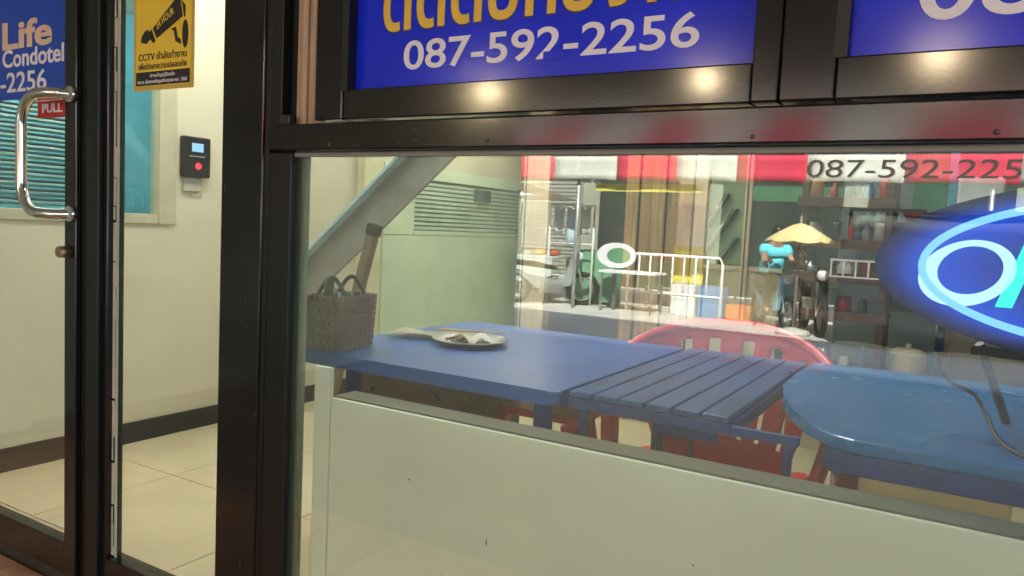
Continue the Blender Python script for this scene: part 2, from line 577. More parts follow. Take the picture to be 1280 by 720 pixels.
H.tube(pts, 0.0165, 14)
H.build('handle', M_CHROME, door)
for z in (hz0, hz1):
    MB().tube([(hx, -0.044, z), (hx, -0.062, z)], 0.024, 14).build('handle_mount', M_CHROME, door)
MB().tube([(-2.395 + dx, -0.045, 1.058), (-2.395 + dx, -0.075, 1.058)], [0.02, 0.017], 14).build('lock_knob', mat('worn_brass', (.35, .25, .16), .35, .8), door)
# --- sidelight beside the door
sl = thing('sidelight', 'fixed dark framed glass panel between the swing door and the thick post', 'window', (-2.30, 0, 0))
MB().box(-2.290 + 2.3, -2.228 + 2.3, -0.05, 0.02, 0.02, 2.25, .003).build('stile', M_ALUD, sl)
MB().box(-2.226 + 2.3, -2.205 + 2.3, -0.035, 0.02, 0.02, 2.25, .003).build('stile', M_ALU, sl)
MB().box(-2.204 + 2.3, -1.706 + 2.3, -0.035, 0.02, 0.02, 0.125, .003).build('bottom_rail', M_ALU, sl)
MB().box(-2.204 + 2.3, -1.706 + 2.3, -0.035, 0.02, 2.15, 2.25, .003).build('top_rail', M_ALU, sl)
box('glass_pane', M_DOORG, sl, -2.200 + 2.3, -1.71 + 2.3, -0.014, -0.008, 0.12, 2.155)
s_ = MB()      # ragged line of sealant
z = 0.13
while z < 2.15:
    h = random.uniform(.02, .09)
    wd = random.choice((.004, .007, .010, .012))
    s_.box(-2.2045 + 2.3, -2.2045 + wd + 2.3, -0.0165, -0.0145, z, z + h)
    z += h + random.choice((0, 0, 0, .003, .008))
s_.build('sealant', mat('old_sealant', (.6, .5, .42), .7), sl)['kind'] = 'stuff'
box('edge_strip', mat('glass_edge', (.42, .50, .38), .3), sl, -2.190 + 2.3, -2.178 + 2.3, -0.016, -0.0145, 0.126, 2.15)
tag(box('threshold', mat('dark_threshold', (.03, .025, .022), .5, bump=.3), None, -3.63, -1.55, -0.035, 0.06, -0.04, 0.0185), 'dark metal threshold under the glass door', 'threshold')
tp = thing('thick_post', 'thick dark brown metal post between the door panels and the shop window', 'post', (-1.65, 0, 0))
MB().box(-.055, .100, -0.030, 0.03, -0.02, 2.3, .004).build('post_shaft', M_ALU, tp)
MB().box(.1015, .119, -0.026, 0.03, -0.02, 2.3, .002).build('edge_channel', M_ALUD, tp)

# --- shop window frame
wf = thing('window_frame', 'dark brown metal frame round the shop window with a long cross beam', 'frame', (-1.55, 0, 0))
ox = 1.55
MB().box(-1.528 + ox, -1.449 + ox, -0.028, -0.0085, -0.02, 1.358, .003).build('stile', M_ALUD, wf)
b_ = MB().box(-1.507 + ox, 1.70 + ox, -0.052, 0.03, 1.3595, 1.4225, .004)
b_.build('cross_beam', M_ALU, wf)
MB().box(-1.448 + ox, 1.70 + ox, -0.02, -0.0085, 1.347, 1.359, .002).build('bead', mat('grey_bead', (.25, .25, .22), .5), wf)
MB().box(1.70 + ox, 1.9 + ox, -0.052, 0.03, -0.02, 2.3, .003).build('end_post', M_ALU, wf)
# upper part: gap, tan timber strip, sign frames
MB().box(-1.526 + ox, -1.485 + ox, -0.03, 0.03, 1.4235, 2.3, .002).build('upper_channel', M_ALUD, wf)
MB().box(-1.483 + ox, -1.455 + ox, -0.005, 0.03, 1.4235, 2.3, .002).build('dark_gap', M_ALUD, wf)
for a, bb, yy in ((-1.453, -1.430, -.012), (-1.429, -1.412, -.020), (-1.411, -1.391, -.014)):
    MB().box(a + ox, bb + ox, yy, 0.03, 1.4235, 2.3, .002).build('timber_strip', mat('tan_timber', (.50, .34, .22), .6, var=.2, scale=5, stretch=(12, 12, .8)), wf)
MB().box(-1.475 + ox, -1.442 + ox, -0.045, -0.021, 1.4235, 1.446, .002).build('hinge_block', M_BLKP, wf)


def sign_frame(x0, x1, label):
    t = thing('sign_board', label, 'sign', (x0, 0, 1.431), group=None)
    wd = x1 - x0
    st_ = 0.086
    MB().box(0, st_, -0.040, 0.02, 0, 0.86, .003).build('side_rail', M_ALU, t)
    MB().box(wd - 0.045, wd, -0.040, 0.02, 0, 0.86, .003).build('side_rail', M_ALU, t)
    MB().box(st_ + .001, wd - .046, -0.036, 0.02, 0, 0.068, .003).build('bottom_rail', M_ALU, t)
    MB().box(st_ + .001, wd - .046, -0.036, 0.02, 0.80, 0.86, .003).build('top_rail', M_ALU, t)
    MB().box(st_ - .004, st_ + .016, -0.0402, -0.006, 0.066, 0.80).build('bead', M_ALUD, t)
    box('sign_panel', M_BLUESIGN, t, st_ - .01, wd - .03, -0.012, -0.004, 0.06, 0.81)
    return t


s1 = sign_frame(-1.363, -0.297, 'blue sign board with yellow Thai words above the phone number 087-592-2256')
text('phone_number', '087-592-2256', .243, -0.0122, 0.109, .674, .062, M_LETW, s1, bold=.012)
box('peeled_patch', M_BLUESIGN, s1, .600, .649, -.0140, -.0131, .104, .1215)
text('headline', 'ติดต่อห้องพัก', .180, -0.0122, 0.199, .80, .150, M_LETY, s1, bold=.02)
text('headline_outline', 'ติดต่อห้องพัก', .1785, -0.0118, 0.1975, .803, .153, M_LETO, s1, bold=.028, ext=.0006)
s2 = sign_frame(-0.295, 0.9, 'second blue sign board further right showing the first large white digits 08')
text('phone_number', '087-592-2256', .195, -0.0122, 0.121, .95, .095, M_LETW, s2, bold=.012)

# --- signs on the door glass
ds = thing('door_sign', 'blue vinyl sign on the door glass reading Life Condotel', 'sign', (-3.05, -0.0215, 1.541))
box('vinyl', mat('blue_door_vinyl', (0.012, 0.075, 0.50), .35, var=.08), ds, 0, .632, -.001, 0, 0, 0.36)
text('name_line', 'Life', .225, -.0014, .168, .300, .086, mat('peach_letter', (.82, .58, .42), .5), ds, bold=.03)
text('name_line', 'Condotel', .226, -.0014, .108, .366, .056, M_LETW, ds, bold=.02)
text('phone_line', '592-2256', .030, -.0014, .026, .462, .064, M_LETW, ds, bold=.012)
pl = thing('pull_sticker', 'small red sticker reading PULL on the door glass below the blue sign', 'sticker', (-2.610, -0.0215, 1.476))
box('sticker', M_RED, pl, 0, .155, -.001, 0, 0, .062)
box('sticker_border', M_LETW, pl, .006, .149, -.0013, -.0011, .053, .056)
text('sticker_word', 'PULL', .028, -.0014, .017, .115, .027, M_LETW, pl, bold=.03)

cc = thing('cctv_sign', 'yellow warning sign with a black security camera on the glass beside the door', 'sign', (-2.108, -0.0155, 1.537), 0)
box('sign_board', M_YEL2, cc, 0, .268, -.003, 0, 0, .40, bev=.001)
box('sign_face', M_YEL, cc, .012, .256, -.0036, -.003, .012, .39)
box('sign_strip', M_BLK, cc, .014, .254, -.0042, -.0036, .014, .052)
text('sign_line', 'CCTV กำลังทำงาน', .025, -.0042, .084, .215, .021, M_BLK, cc, bold=.01)
text('sign_line', 'เพื่อรักษาความปลอดภัย', .025, -.0042, .059, .215, .019, M_BLK, cc, bold=.01)
text('sign_line', 'ตามบัญญัติแห่ง', .08, -.0046, .0365, .11, .011, M_LETW, cc, bold=.01)
text('sign_line', 'พ.ร.บ. คุ้มครองข้อมูลส่วนบุคคล พ.ศ. 2562', .024, -.0046, .020, .22, .011, M_LETW, cc, bold=.01)


def flat(parent, name, pts, mt, y0, y1):
    return MB().prism(pts, 1, y0, y1).build(name, mt, parent)


# camera pictogram (metres from the sign's lower left corner)
flat(cc, 'pictogram_body', [(.062, 0.1576), (.090, 0.1300), (.232, 0.1920), (.232, 0.2203), (.215, 0.2375)], M_BLK, -.0042, -.0036)
flat(cc, 'pictogram_casing', [(.084, 0.1696), (.104, 0.1352), (.226, 0.1885), (.214, 0.2436), (.195, 0.2384)], M_YEL, -.0046, -.0042)
flat(cc, 'pictogram_casing', [(.090, 0.1705), (.108, 0.1412), (.222, 0.1920), (.210, 0.2487), (.190, 0.2418)], M_BLK, -.0050, -.0046)
flat(cc, 'pictogram_lens', [(.036, 0.1352), (.062, 0.1300), (.082, 0.1438), (.068, 0.1696), (.052, 0.1644), (.040, 0.1515)], M_BLK, -.0050, -.0042)
flat(cc, 'pictogram_arm', [(.168, 0.1627), (.182, 0.1576), (.190, 0.1283), (.214, 0.1180), (.214, 0.1318), (.200, 0.1386), (.192, 0.1662)], M_BLK, -.0042, -.0036)
flat(cc, 'pictogram_bracket', ellipse(.232, .145, .013, .038, 20), M_BLK, -.0044, -.0036)
text('pictogram_words', '24 HOUR', .112, -.0056, .166, .085, .018, M_YEL, cc, rot=(PI / 2, -R(27), 0), bold=.01)

# --- main window glass
gp = MB().box(-1.488, 1.705, -0.008, 0.0, 0.0, 1.362).build('window_pane', M_WIN, None, loc=(0, 0, 0))
tag(gp, 'large clear window pane reflecting the street under the dark cross beam', 'window')
pn = thing('window_lettering', 'grey phone number 087-592-2256 lettered at the top of the window pane', 'lettering', (-0.246, -0.0085, 1.308))
text('digits', '087-592-2256', 0, -.0002, 0, .335, .029, mat('grey_vinyl', (.13, .14, .13), .5), pn, bold=-.002, shear=.06)

# ================================================================== just behind the window
lw = thing('low_wall', 'cream white board low wall with an olive ledge running under the window', 'wall')
box('front_board', M_WHITE, lw, -1.332, 1.7, 0.012, 0.024, 0.0, 0.756, bev=.002)
box('end_board', M_WHITE, lw, -1.388, -1.335, 0.010, 0.024, 0.0, 0.83, bev=.002)
box('ledge', M_OLIVE, lw, -1.333, 1.7, 0.0245, 0.10, 0.70, 0.760, bev=.002)
M_SCUF = mat('scuff', (.10, .10, .08), .7)
for (x, z, w_, h_) in ((-.86, .50, .0025, .014), (-1.08, .60, .004, .004), (-.40, .58, .003, .003), (-.62, .36, .003, .02), (-.2, .44, .005, .003), (-1.2, .33, .004, .003), (-.95, .28, .02, .002)):
    box('scuff_mark', M_SCUF, lw, x, x + w_, .0112, .0119, z, z + h_)
box('paint_chip', M_LETW, lw, -1.02, -1.008, .0112, .0119, .405, .411)
jb = box('window_jamb', M_JAMB, None, -1.53, -1.438, 0.012, 0.028, 0.0, 2.4, bev=.003)
tag(jb, 'grey green inner jamb beside the left edge of the shop window', 'jamb')


def table(name, label, x0, x1, y0, y1, zt, th, mt, legmat, rr=.05, apron=None):
    t = thing(name, label, 'table', (x0, y0, 0))
    W, D = x1 - x0, y1 - y0
    pts = []
    for (cx, cy, a0) in ((W - rr, D - rr, 0), (rr, D - rr, 90), (rr, rr, 180), (W - rr, rr, 270)):
        for k in range(6):
            a = R(a0 + 90 * k / 5)
            pts.append((cx + rr * math.cos(a), cy + rr * math.sin(a)))
    MB().prism(pts, 2, zt - th, zt, bev=min(.008, th * .3)).build('tabletop', mt, t)
    if apron:
        a = MB()
        a.box(.03, W - .03, .025, .04, zt - th - apron, zt - th - .001)
        a.box(.03, W - .03, D - .04, D - .025, zt - th - apron, zt - th - .001)
        a.box(.03, .045, .041, D - .041, zt - th - apron, zt - th - .001)
        a.box(W - .045, W - .03, .041, D - .041, zt - th - apron, zt - th - .001)
        a.build('apron', mt, t)
    return t, W, D


tb, W, D = table('blue_table', 'blue plastic table behind the window carrying the basket and the plate', -1.68, -0.80, 0.20, 1.15, 0.82, 0.036, M_BTAB, M_NAVY, .03, .0)
for (x, y) in ((W - .06, .05), (.06, D - .06), (W - .06, D - .06)):
    MB().tube([(x, y, .783), (x, y, 0.0)], [.024, .018], 12).build('leg', M_NAVY, tb)
MB().tube([(.16, .10, .783), (.16, .10, 0.0)], [.024, .018], 12).build('leg', M_NAVY, tb)

# slatted table in the middle
stt = thing('slatted_table', 'blue slatted table in the middle of the row behind the window', 'table', (-0.785, 0.225, 0))
W, D = .385, .90
fr = MB()
fr.box(.0, W, .0, .022, .782, .808, .004)
fr.box(.0, W, D - .022, D, .775, .808, .004)
fr.box(.0, .022, .0225, D - .0225, .775, .808, .004)
fr.box(W - .022, W, .0225, D - .0225, .775, .808, .004)
fr.build('table_frame', M_NAVY, stt)
n = 6
for i in range(n):
    a = .002 + i * (W - .004) / n
    MB().box(a + .003, a + (W - .004) / n - .003, -.004, D + .004, .810, .824, .003).build('slat', M_SLAT, stt)
for x in (.04, W + .115):
    for y in (.012, D - .035):
        MB().box(x - .009, x + .009, y - .009, y + .009, 0, .781, .002).build('leg', M_NAVY, stt)
ap = MB()
box('brace', M_NAVY, stt, .19, .33, .10, .112, .735, .781)
ap.box(W + .001, W + .135, .002, .020, .785, .803)
ap.build('side_bar', M_NAVY, stt)

tb2 = thing('blue_table', 'teal blue plastic table with a thick rounded edge under the glowing sign', 'table', (-.222, .205, 0))
W, D = 1.202, .965
OUT = [(W, D), (-.165, D), (-.175, .70), (-.165, .48), (-.135, .33), (-.09, .20), (-.04, .10), (-.005, .045), (.025, .015), (.06, 0), (W, 0)]
MB().prism(OUT, 2, .796, .824, bev=.006).build('tabletop', M_BTAB2, tb2)
pts = []
for (cx, cy, a0) in ((W - .06, D - .06, 0), (.06, D - .06, 90), (.06, .06, 180), (W - .06, .06, 270)):
    for k in range(6):
        a = R(a0 + 90 * k / 5)
        pts.append((cx + .055 * math.cos(a), cy + .055 * math.sin(a)))
MB().box(.02, W - .02, .006, .022, .752, .795, .004).build('table_edge', M_NAVY, tb2)
MB().box(.004, .019, .03, D - .05, .752, .795, .004).build('table_edge', M_NAVY, tb2)
for (x, y) in ((.045, .05), (W - .05, .05), (.045, D - .05), (W - .05, D - .05)):
    MB().tube([(x, y, .757), (x, y, 0.0)], [.026, .018], 12).build('leg', M_MAROON, tb2)


# ------------------------------------------------------------------ red plastic armchair
def red_chair(loc, rz, label):
    ch = thing('plastic_chair', label, 'chair', loc, rz, 'red plastic chairs behind the tables')
    # origin under seat centre, sitter faces -y

    def rim(u):      # u 0..1 from left arm front to right arm front
        K = [(-.36, -.17, .70), (-.355, .02, .76), (-.29, .16, .835), (-.15, .235, .892), (0, .25, .905), (.15, .235, .892), (.29, .16, .835), (.355, .02, .76), (.36, -.17, .70)]
        t = u * 8
        i = min(int(t), 7)
        f_ = t - i
        p0, p1, p2, p3 = (Vector(K[max(0, i - 1)]), Vector(K[i]), Vector(K[i + 1]), Vector(K[min(8, i + 2)]))
        return 0.5 * ((2 * p1) + (-p0 + p2) * f_ + (2 * p0 - 5 * p1 + 4 * p2 - p3) * f_ ** 2 + (-p0 + 3 * p1 - 3 * p2 + p3) * f_ ** 3)

    def back(u, v):
        p = rim(.22 + .56 * u)
        top = p - Vector((0, 0, .012))
        bot = Vector((p.x * .66, .165 + (p.y - .165) * .35, .40))
        q = top.lerp(bot, v)
        q.y += -.03 * math.sin(PI * v)
        return q
    NU, NV = 34, 24
    slots = {3, 4, 8, 9, 13, 14, 19, 20, 24, 25, 29, 30}
    MB().grid(back, NU, NV, .006, skip=lambda i, j: ((i in slots) and 2 <= j <= 7) or (i in (4, 9, 13, 20, 24, 29) and 9 <= j <= 17)).build('backrest', M_CHAIR, ch)
    # rolled rim = top rail and arms
    pts = [rim(k / 40) for k in range(41)]
    MB().tube(pts, [.017] * 41, 10).build('arm_rail', M_CHAIR, ch)
    for s in (-1, 1):
        MB().grid(lambda u, v: Vector((s * (.375 - .03 * v), -.17 + .24 * u + .02 * v, .70 + .06 * u - .012 - .045 * v)), 6, 3, .005).build('arm_panel', M_CHAIR, ch)
        MB().tube([(s * .36, -.17, .70), (s * .345, -.20, .6), (s * .30, -.22, .42)], [.02, .022, .02], 10).build('arm_support', M_CHAIR, ch)
    MB().grid(lambda u, v: Vector(((-.25 + .5 * u) * (1 - .12 * v), -.24 + .44 * v, .425 - .02 * math.sin(PI * u) - .015 * v)), 16, 10, .006, skip=lambda i, j: i in (3, 5, 7, 8, 10, 12) and 6 <= j <= 8).build('seat', M_CHAIR, ch)
    for sx_ in (-1, 1):
        for y, ty in ((-.21, -.25), (.17, .23)):
            MB().tube([(sx_ * .25, y, .44), (sx_ * .285, ty, 0)], [.03, .02], 8).build('leg', M_CHAIR, ch)
    return ch


red_chair((-.655, 1.02, 0), R(4), 'red plastic armchair with slotted back behind the slatted blue table')
sto = thing('plastic_stool', 'low red plastic stool under the blue table left of the armchair', 'stool', (-1.13, .86, 0))
MB().box(-.15, .15, -.15, .15, .60, .625, .008).build('seat', M_CHAIR, sto)
for sx_ in (-1, 1):
    for sy_ in (-1, 1):
        MB().prism([(sx_ * .15, .60), (sx_ * .10, .60), (sx_ * .13, 0), (sx_ * .17, 0)], 1, sy_ * .15 - .02, sy_ * .15 + .02).build('leg', M_CHAIR, sto)

# ------------------------------------------------------------------ basket
bk = thing('basket', 'dark brown woven basket with two hoop handles on the blue table', 'basket', (-1.585, .30, .822), R(8))
bw_, bd_, bh_ = .062, .088, .158


def shell(k0, k1):
    return


zrow = 0
rows = 9
for r_ in range(rows):      # woven bands going round
    z0 = r_ * bh_ / rows
    mb = MB()
    nseg = 14
    fl_ = 1 + .10 * r_ / rows
    per = []
    W2, D2 = bw_ * fl_, bd_ * fl_
    corners = [(-W2, -D2), (W2, -D2), (W2, D2), (-W2, D2)]
    for ci in range(4):
        a, b2 = Vector(corners[ci]), Vector(corners[(ci + 1) % 4])
        nrm_ = Vector(((b2 - a).y, -(b2 - a).x)).normalized()
        for q in range(nseg):
            off = .0028 if (q + r_) % 2 else -.0028
            if q == 0:
                off = 0
            p = a.lerp(b2, q / nseg) + nrm_ * off
            per.append(p)
    N_ = len(per)
    lo = [mb.b.verts.new((p.x, p.y, z0 + .001)) for p in per]
    hi = [mb.b.verts.new((p.x * 1.01, p.y * 1.01, z0 + bh_ / rows - .001)) for p in per]
    li = [mb.b.verts.new((p.x * .93, p.y * .93, z0 + .001)) for p in per]
    hi2 = [mb.b.verts.new((p.x * .94, p.y * .94, z0 + bh_ / rows - .001)) for p in per]
    for q in range(N_):
        w_ = (q + 1) % N_
        mb.b.faces.new([lo[q], lo[w_], hi[w_], hi[q]])
        mb.b.faces.new([li[w_], li[q], hi2[q], hi2[w_]])
        mb.b.faces.new([hi[q], hi[w_], hi2[w_], hi2[q]])
        mb.b.faces.new([lo[w_], lo[q], li[q], li[w_]])
    mb.build('woven_band', M_BASK, bk)
box('basket_floor', M_BASK, bk, -bw_ * .95, bw_ * .95, -bd_ * .95, bd_ * .95, 0.0, .006)
for yy, xo in ((-.04, .0), (.045, .01)):
    MB().tube([(xo - .045 + .09 * k / 12, yy, .160 + .048 * math.sin(PI * k / 12)) for k in range(13)], .0065, 8).build('handle', M_BLKP, bk)
cl_ = MB()
for k in range(5):
    a = random.uniform(-.03, .04)
    cl_.tube([(a, .02 * k - .04, .05), (a + random.uniform(-.02, .02), .02 * k - .04, .16 + random.uniform(.0, .045))], [.012, .015], 8)
o = cl_.build('bottle_tops', M_BLKP, None, loc=(-1.585, .30, .822), rot=(0, 0, R(8)))
tag(o, 'dark bottle necks poking out of the woven basket', 'bottles', kind='stuff')

# plate with food, and the crumpled paper beside the basket
pt = thing('plate', 'white plate with brown food scraps lying on the blue table', 'plate', (-1.345, .645, .822), R(-8))
pt.scale = (1.15, 1.15, 1.15)
MB().lathe([(0, 0), (.055, 0), (.085, .010), (.105, .014), (.105, .017), (.083, .013), (.05, .004), (0, .003)], n=36, sx=1.0, sy=1.0).build('dish', mat('white_ceramic', (.75, .75, .70), .2), pt)
fd = MB()
for k in range(70):
    a, r_ = random.uniform(0, 2 * PI), random.uniform(0, .045)
    x, y = r_ * math.cos(a) - .03, r_ * math.sin(a) - .01
    zc = .006 + (.045 - r_) * .35 * random.random()
    dx_, dy_ = random.uniform(-.014, .014), random.uniform(-.014, .014)
    fd.tube([(x, y, zc), (x + dx_ * .5, y + dy_ * .5, zc + .004), (x + dx_, y + dy_, zc)], .0022, 5)
fd.build('food', mat('brown_food', (.34, .15, .06), .6, var=.4, scale=60), pt)
MB().grid(lambda u, v: Vector((-.02 + .10 * u, -.03 + .09 * v, .012 + .012 * math.sin(9 * u) * math.cos(7 * v) + .004)), 10, 8, .001).build('napkin', mat('napkin_white', (.78, .76, .70), .8), pt)
pp = MB().grid(lambda u, v: Vector((.28 * u, .14 * v + .03 * u, .006 + .012 * abs(math.sin(4 * u + 2 * v)))), 14, 8, .0015).build('paper_sheet', mat('grey_paper', (.42, .38, .30), .6, var=.15, scale=12), None, loc=(-1.62, .56, .822), rot=(0, 0, R(12)))
tag(pp, 'crumpled grey brown wrapping sheet lying between the basket and the plate', 'paper')
cp = thing('chopsticks', 'pair of pale wooden chopsticks resting on the wrapping sheet', 'chopsticks', (-1.52, .70, .845), R(20))
for k in range(2):
    MB().tube([(0, .012 * k, 0), (.23, .02 * k, .003)], [.0035, .002], 6).build('stick', mat('pale_wood', (.65, .45, .28), .6), cp)

# ------------------------------------------------------------------ beam and post leaning behind the basket
def bar(P0, P1, w_, y0, y1, bev=.002):
    d_ = (P1 - P0).normalized()
    n_ = Vector((-d_.z, 0, d_.x))
    q = [P0 + n_ * w_ / 2, P1 + n_ * w_ / 2, P1 - n_ * w_ / 2, P0 - n_ * w_ / 2]
    return MB().prism([(v.x, v.z) for v in q], 1, y0, y1, bev=bev)


sb = thing('slanted_beam', 'grey steel stair beam slanting up across the room behind the basket', 'beam')
bar(Vector((-3.62, 0, .535)), Vector((-1.02, 0, 2.70)), .20, 1.80, 1.82).build('beam_web', M_STEELG, sb)
q = Vector((-1, 0, 1.2)).normalized() * .098
bar(Vector((-3.62, 0, .535)) + Vector((-.055, 0, .085)) + Vector((.12, 0, .10)), Vector((-1.02, 0, 2.70)) + Vector((-.065, 0, .078)), .016, 1.74, 1.83).build('highlight_flange', mat('highlight_blue_steel', (.38, .58, .68), .2, .1), sb)  # light-blue highlight on the beam's upper edge, painted as this strip's colour
lp = thing('leaning_post', 'short brown wooden post with a black cap leaning behind the basket', 'post')
bar(Vector((-2.90, 0, .0)), Vector((-2.575, 0, 1.125)), .055, 1.55, 1.59).build('shaft', mat('worn_brown_wood', (.15, .12, .095), .6, var=.2, scale=5), lp)
bar(Vector((-2.574, 0, 1.127)), Vector((-2.559, 0, 1.180)), .062, 1.545, 1.595).build('cap', M_BLKP, lp)

# ------------------------------------------------------------------ pale green partition with its own small window on the side wall
gpn = thing('green_partition', 'pale green partition with a small blinded window and a bar handle, beyond the slanted beam', 'partition', (-3.63, 2.80, 0))
box('partition_panel', M_GRN, gpn, .004, .03, .05, 2.12, .12, 1.105, bev=.002)
f = MB()
f.box(.004, .034, .05, .40, 1.107, 1.62, .002)
f.box(.004, .034, 1.98, 2.12, 1.107, 1.62, .002)
f.box(.004, .034, .405, 1.975, 1.107, 1.14, .002)
f.box(.004, .034, .405, 1.975, 1.53, 1.62, .002)
f.build('window_frame', M_GRN, gpn)
box('blind_back', mat('blind_green', (.20, .36, .27), .5), gpn, .002, .006, .40, 1.98, 1.14, 1.53)
for k in range(11):
    box('blind_slat', mat('blind_pale', (.48, .62, .50), .45), gpn, .008, .020, .41, 1.97, 1.15 + k * .034, 1.171 + k * .034)
box('small_box', mat('dark_teal', (.03, .09, .10), .4), gpn, .031, .06, 1.2, 1.42, 1.40, 1.50, bev=.003)
MB().tube([(.034, 1.93, 1.16), (.07, 1.93, 1.18), (.08, 1.93, 1.35), (.07, 1.93, 1.52), (.034, 1.93, 1.54)], .014, 10).build('handle', M_CHROME, gpn)
tag(box('wall_stud', mat('pale_yellow_stud', (.62, .60, .40), .5), None, -3.628, -3.56, 2.60, 2.79, 0.0, 2.7, bev=.003), 'pale yellow upright between the slanted beam and the green partition', 'pillar')

M_PILL = mat('cream_pillar', (.64, .53, .38), .5, var=.08, scale=3, stretch=(6, 6, .6), bump=.05)
for (x0, x1, y, lab) in ((-3.24, -3.00, 4.2, 'broad cream pillar at the far end of the green partition'), (-2.06, -1.92, 5.0, 'cream pillar left of the low beige panel behind the chair'), (-1.61, -1.55, 5.0, 'thin cream pillar right of the stair rails')):
    p = thing('pillar', lab, 'pillar', (x0, y, 0), group='cream pillars at the back of the room')
    box('pillar_shaft', M_PILL, p, 0, x1 - x0, 0, .12, 0, 2.74, bev=.006)
    box('pillar_strip', mat('dark_strip', (.09, .08, .06), .5), p, .02, .032, -.004, -.0005, 0, 2.7)
lpn = thing('low_partition', 'low beige panel between the two cream pillars behind the red chair', 'panel', (-1.915, 5.03, 0))
box('panel_board', mat('beige_panel', (.60, .52, .37), .5, var=.06, scale=2), lpn, 0, .62, 0, .05, 0, .93, bev=.004)
box('cap_rail', M_PILL, lpn, -.004, .64, -.02, .07, .932, .97, bev=.003)
gsp = thing('stair_rail_panel', 'green board with slanting dark rails between the pillars above the beige panel', 'panel', (-1.915, 5.06, .98))
box('board', mat('sage_board', (.22, .31, .17), .5), gsp, 0, .30, 0, .03, 0, 1.6)
for (x0, z0, x1, z1) in ((.02, .30, .17, .58), (.01, .08, .25, .46), (.12, .0, .27, .22)):
    MB().tube([(x0, -.03, z0), (x1, -.03, z1)], .014, 8).build('rail', M_BLKP, gsp)
    MB().tube([(x0 - .03, -.05, z0), (x1 - .03, -.05, z1)], .007, 8).build('rail', M_CHROME, gsp)

# ------------------------------------------------------------------ rack with kitchen things, cupboard, right end
rk = thing('wooden_rack', 'tall dark wooden kitchen rack crowded with pots and jars at the back right', 'rack', (-.80, 3.0, 0))
for x in (0, .415):
    for y in (0, .30):
        box('post', M_WOODD, rk, x, x + .035, y, y + .035, 0, 1.75, bev=.002)
levels = (.52, .82, 1.02, 1.20, 1.42)
for z in levels:
    box('shelf_board', M_WOODD, rk, -.01, .458, -.01, .345, z - .022, z - .001, bev=.002)
    MB().box(-.015, .463, -.022, -.011, z - .03, z + .02, .002).build('shelf_edge', M_WOODD, rk)
cols = [((.55, .5, .42), .4, 0), ((.35, .36, .36), .25, .8), ((.10, .18, .14), .3, 0), ((.48, .22, .10), .4, 0), ((.70, .68, .62), .35, 0), ((.06, .06, .07), .3, 0), ((.12, .25, .40), .3, 0), ((.5, .08, .06), .35, 0)]
names = {0: ('clay_pot', 'pot'), 1: ('steel_tin', 'tin'), 2: ('glass_bottle', 'bottle'), 3: ('storage_jar', 'jar')}
lev_word = {0: 'bottom', 1: 'second', 2: 'middle', 3: 'fourth', 4: 'top'}
col_word = ['beige', 'steel grey', 'dark green', 'brown', 'off-white', 'black', 'blue', 'dark red']
proto = {}
for li, z in enumerate(levels):
    x = .06
    cnt = 0
    while x < .40:
        kd = random.randrange(4)
        ci = random.randrange(len(cols))
        r_ = random.uniform(.022, .045)
        h_ = min(random.uniform(.06, .14), (levels + (1.66,))[li + 1] - z - .03)
        cc_, ro, me_ = cols[ci]
        mt = mat('ware_%d' % ci, cc_, ro, me_, var=.15, scale=15)
        prof = {0: [(0, 0), (r_ * .6, 0), (r_, h_ * .3), (r_, h_ * .7), (r_ * .85, h_ * .8), (r_ * .95, h_), (0, h_)],
                1: [(0, 0), (r_, 0), (r_, h_ * .82), (r_ * 1.04, h_ * .84), (r_ * 1.04, h_), (0, h_)],
                2: [(0, 0), (r_ * .7, 0), (r_ * .75, h_ * .6), (r_ * .3, h_ * .8), (r_ * .3, h_), (0, h_)],
                3: [(0, 0), (r_ * .9, 0), (r_, h_ * .1), (r_, h_ * .75), (r_ * .7, h_ * .85), (r_ * .75, h_), (0, h_)]}[kd]
        yy = random.uniform(.06, .14)
        o = MB().lathe(prof, n=14).build(names[kd][0], mt, None, loc=(-.80 + x, 3.0 + yy, z))
        side_w = 'left' if x < .16 else ('middle' if x < .29 else 'right')
        tag(o, '%s %s on the %s shelf of the dark rack, towards its %s' % (col_word[ci], names[kd][1], lev_word[li], side_w), names[kd][1], 'kitchen things on the dark rack')
        x += r_ * 2 + random.uniform(.012, .035)
wp = thing('cooking_pot', 'wide white enamel pot with a lid on the bottom shelf of the rack', 'pot', (-.235, 3.15, .52))
MB().lathe([(0, 0), (.075, 0), (.088, .015), (.09, .11), (.095, .115), (.09, .12), (0, .12)], n=28).build('pot_body', mat('ivory_enamel', (.66, .60, .42), .3), wp)
MB().lathe([(0, .121), (.088, .121), (.06, .14), (.012, .147), (.016, .165), (0, .168)], n=28).build('lid', mat('ivory_enamel', (.66, .60, .42)), wp)
wc = thing('wire_crate', 'white wire crate standing on the middle shelf of the rack', 'crate', (-.62, 2.93, 1.021))
for k in range(5):
    MB().box(k * .06, k * .06 + .008, 0, .008, 0, .085).build('wire', M_LETW, wc)
MB().box(-.002, .25, -.001, .009, .086, .096).build('rim', M_LETW, wc)
MB().box(-.002, .25, -.001, .009, .0, .008).build('rim', M_LETW, wc)
rb = MB().lathe([(0, 0), (.03, 0), (.065, .045), (.07, .05), (.064, .05), (.03, .008), (0, .006)], n=24).build('red_bowl', mat('red_bowl', (.6, .05, .06), .3), None, loc=(-.255, 3.15, 1.326))
tag(rb, 'bright red bowl on the dark cupboard just right of the rack', 'bowl')

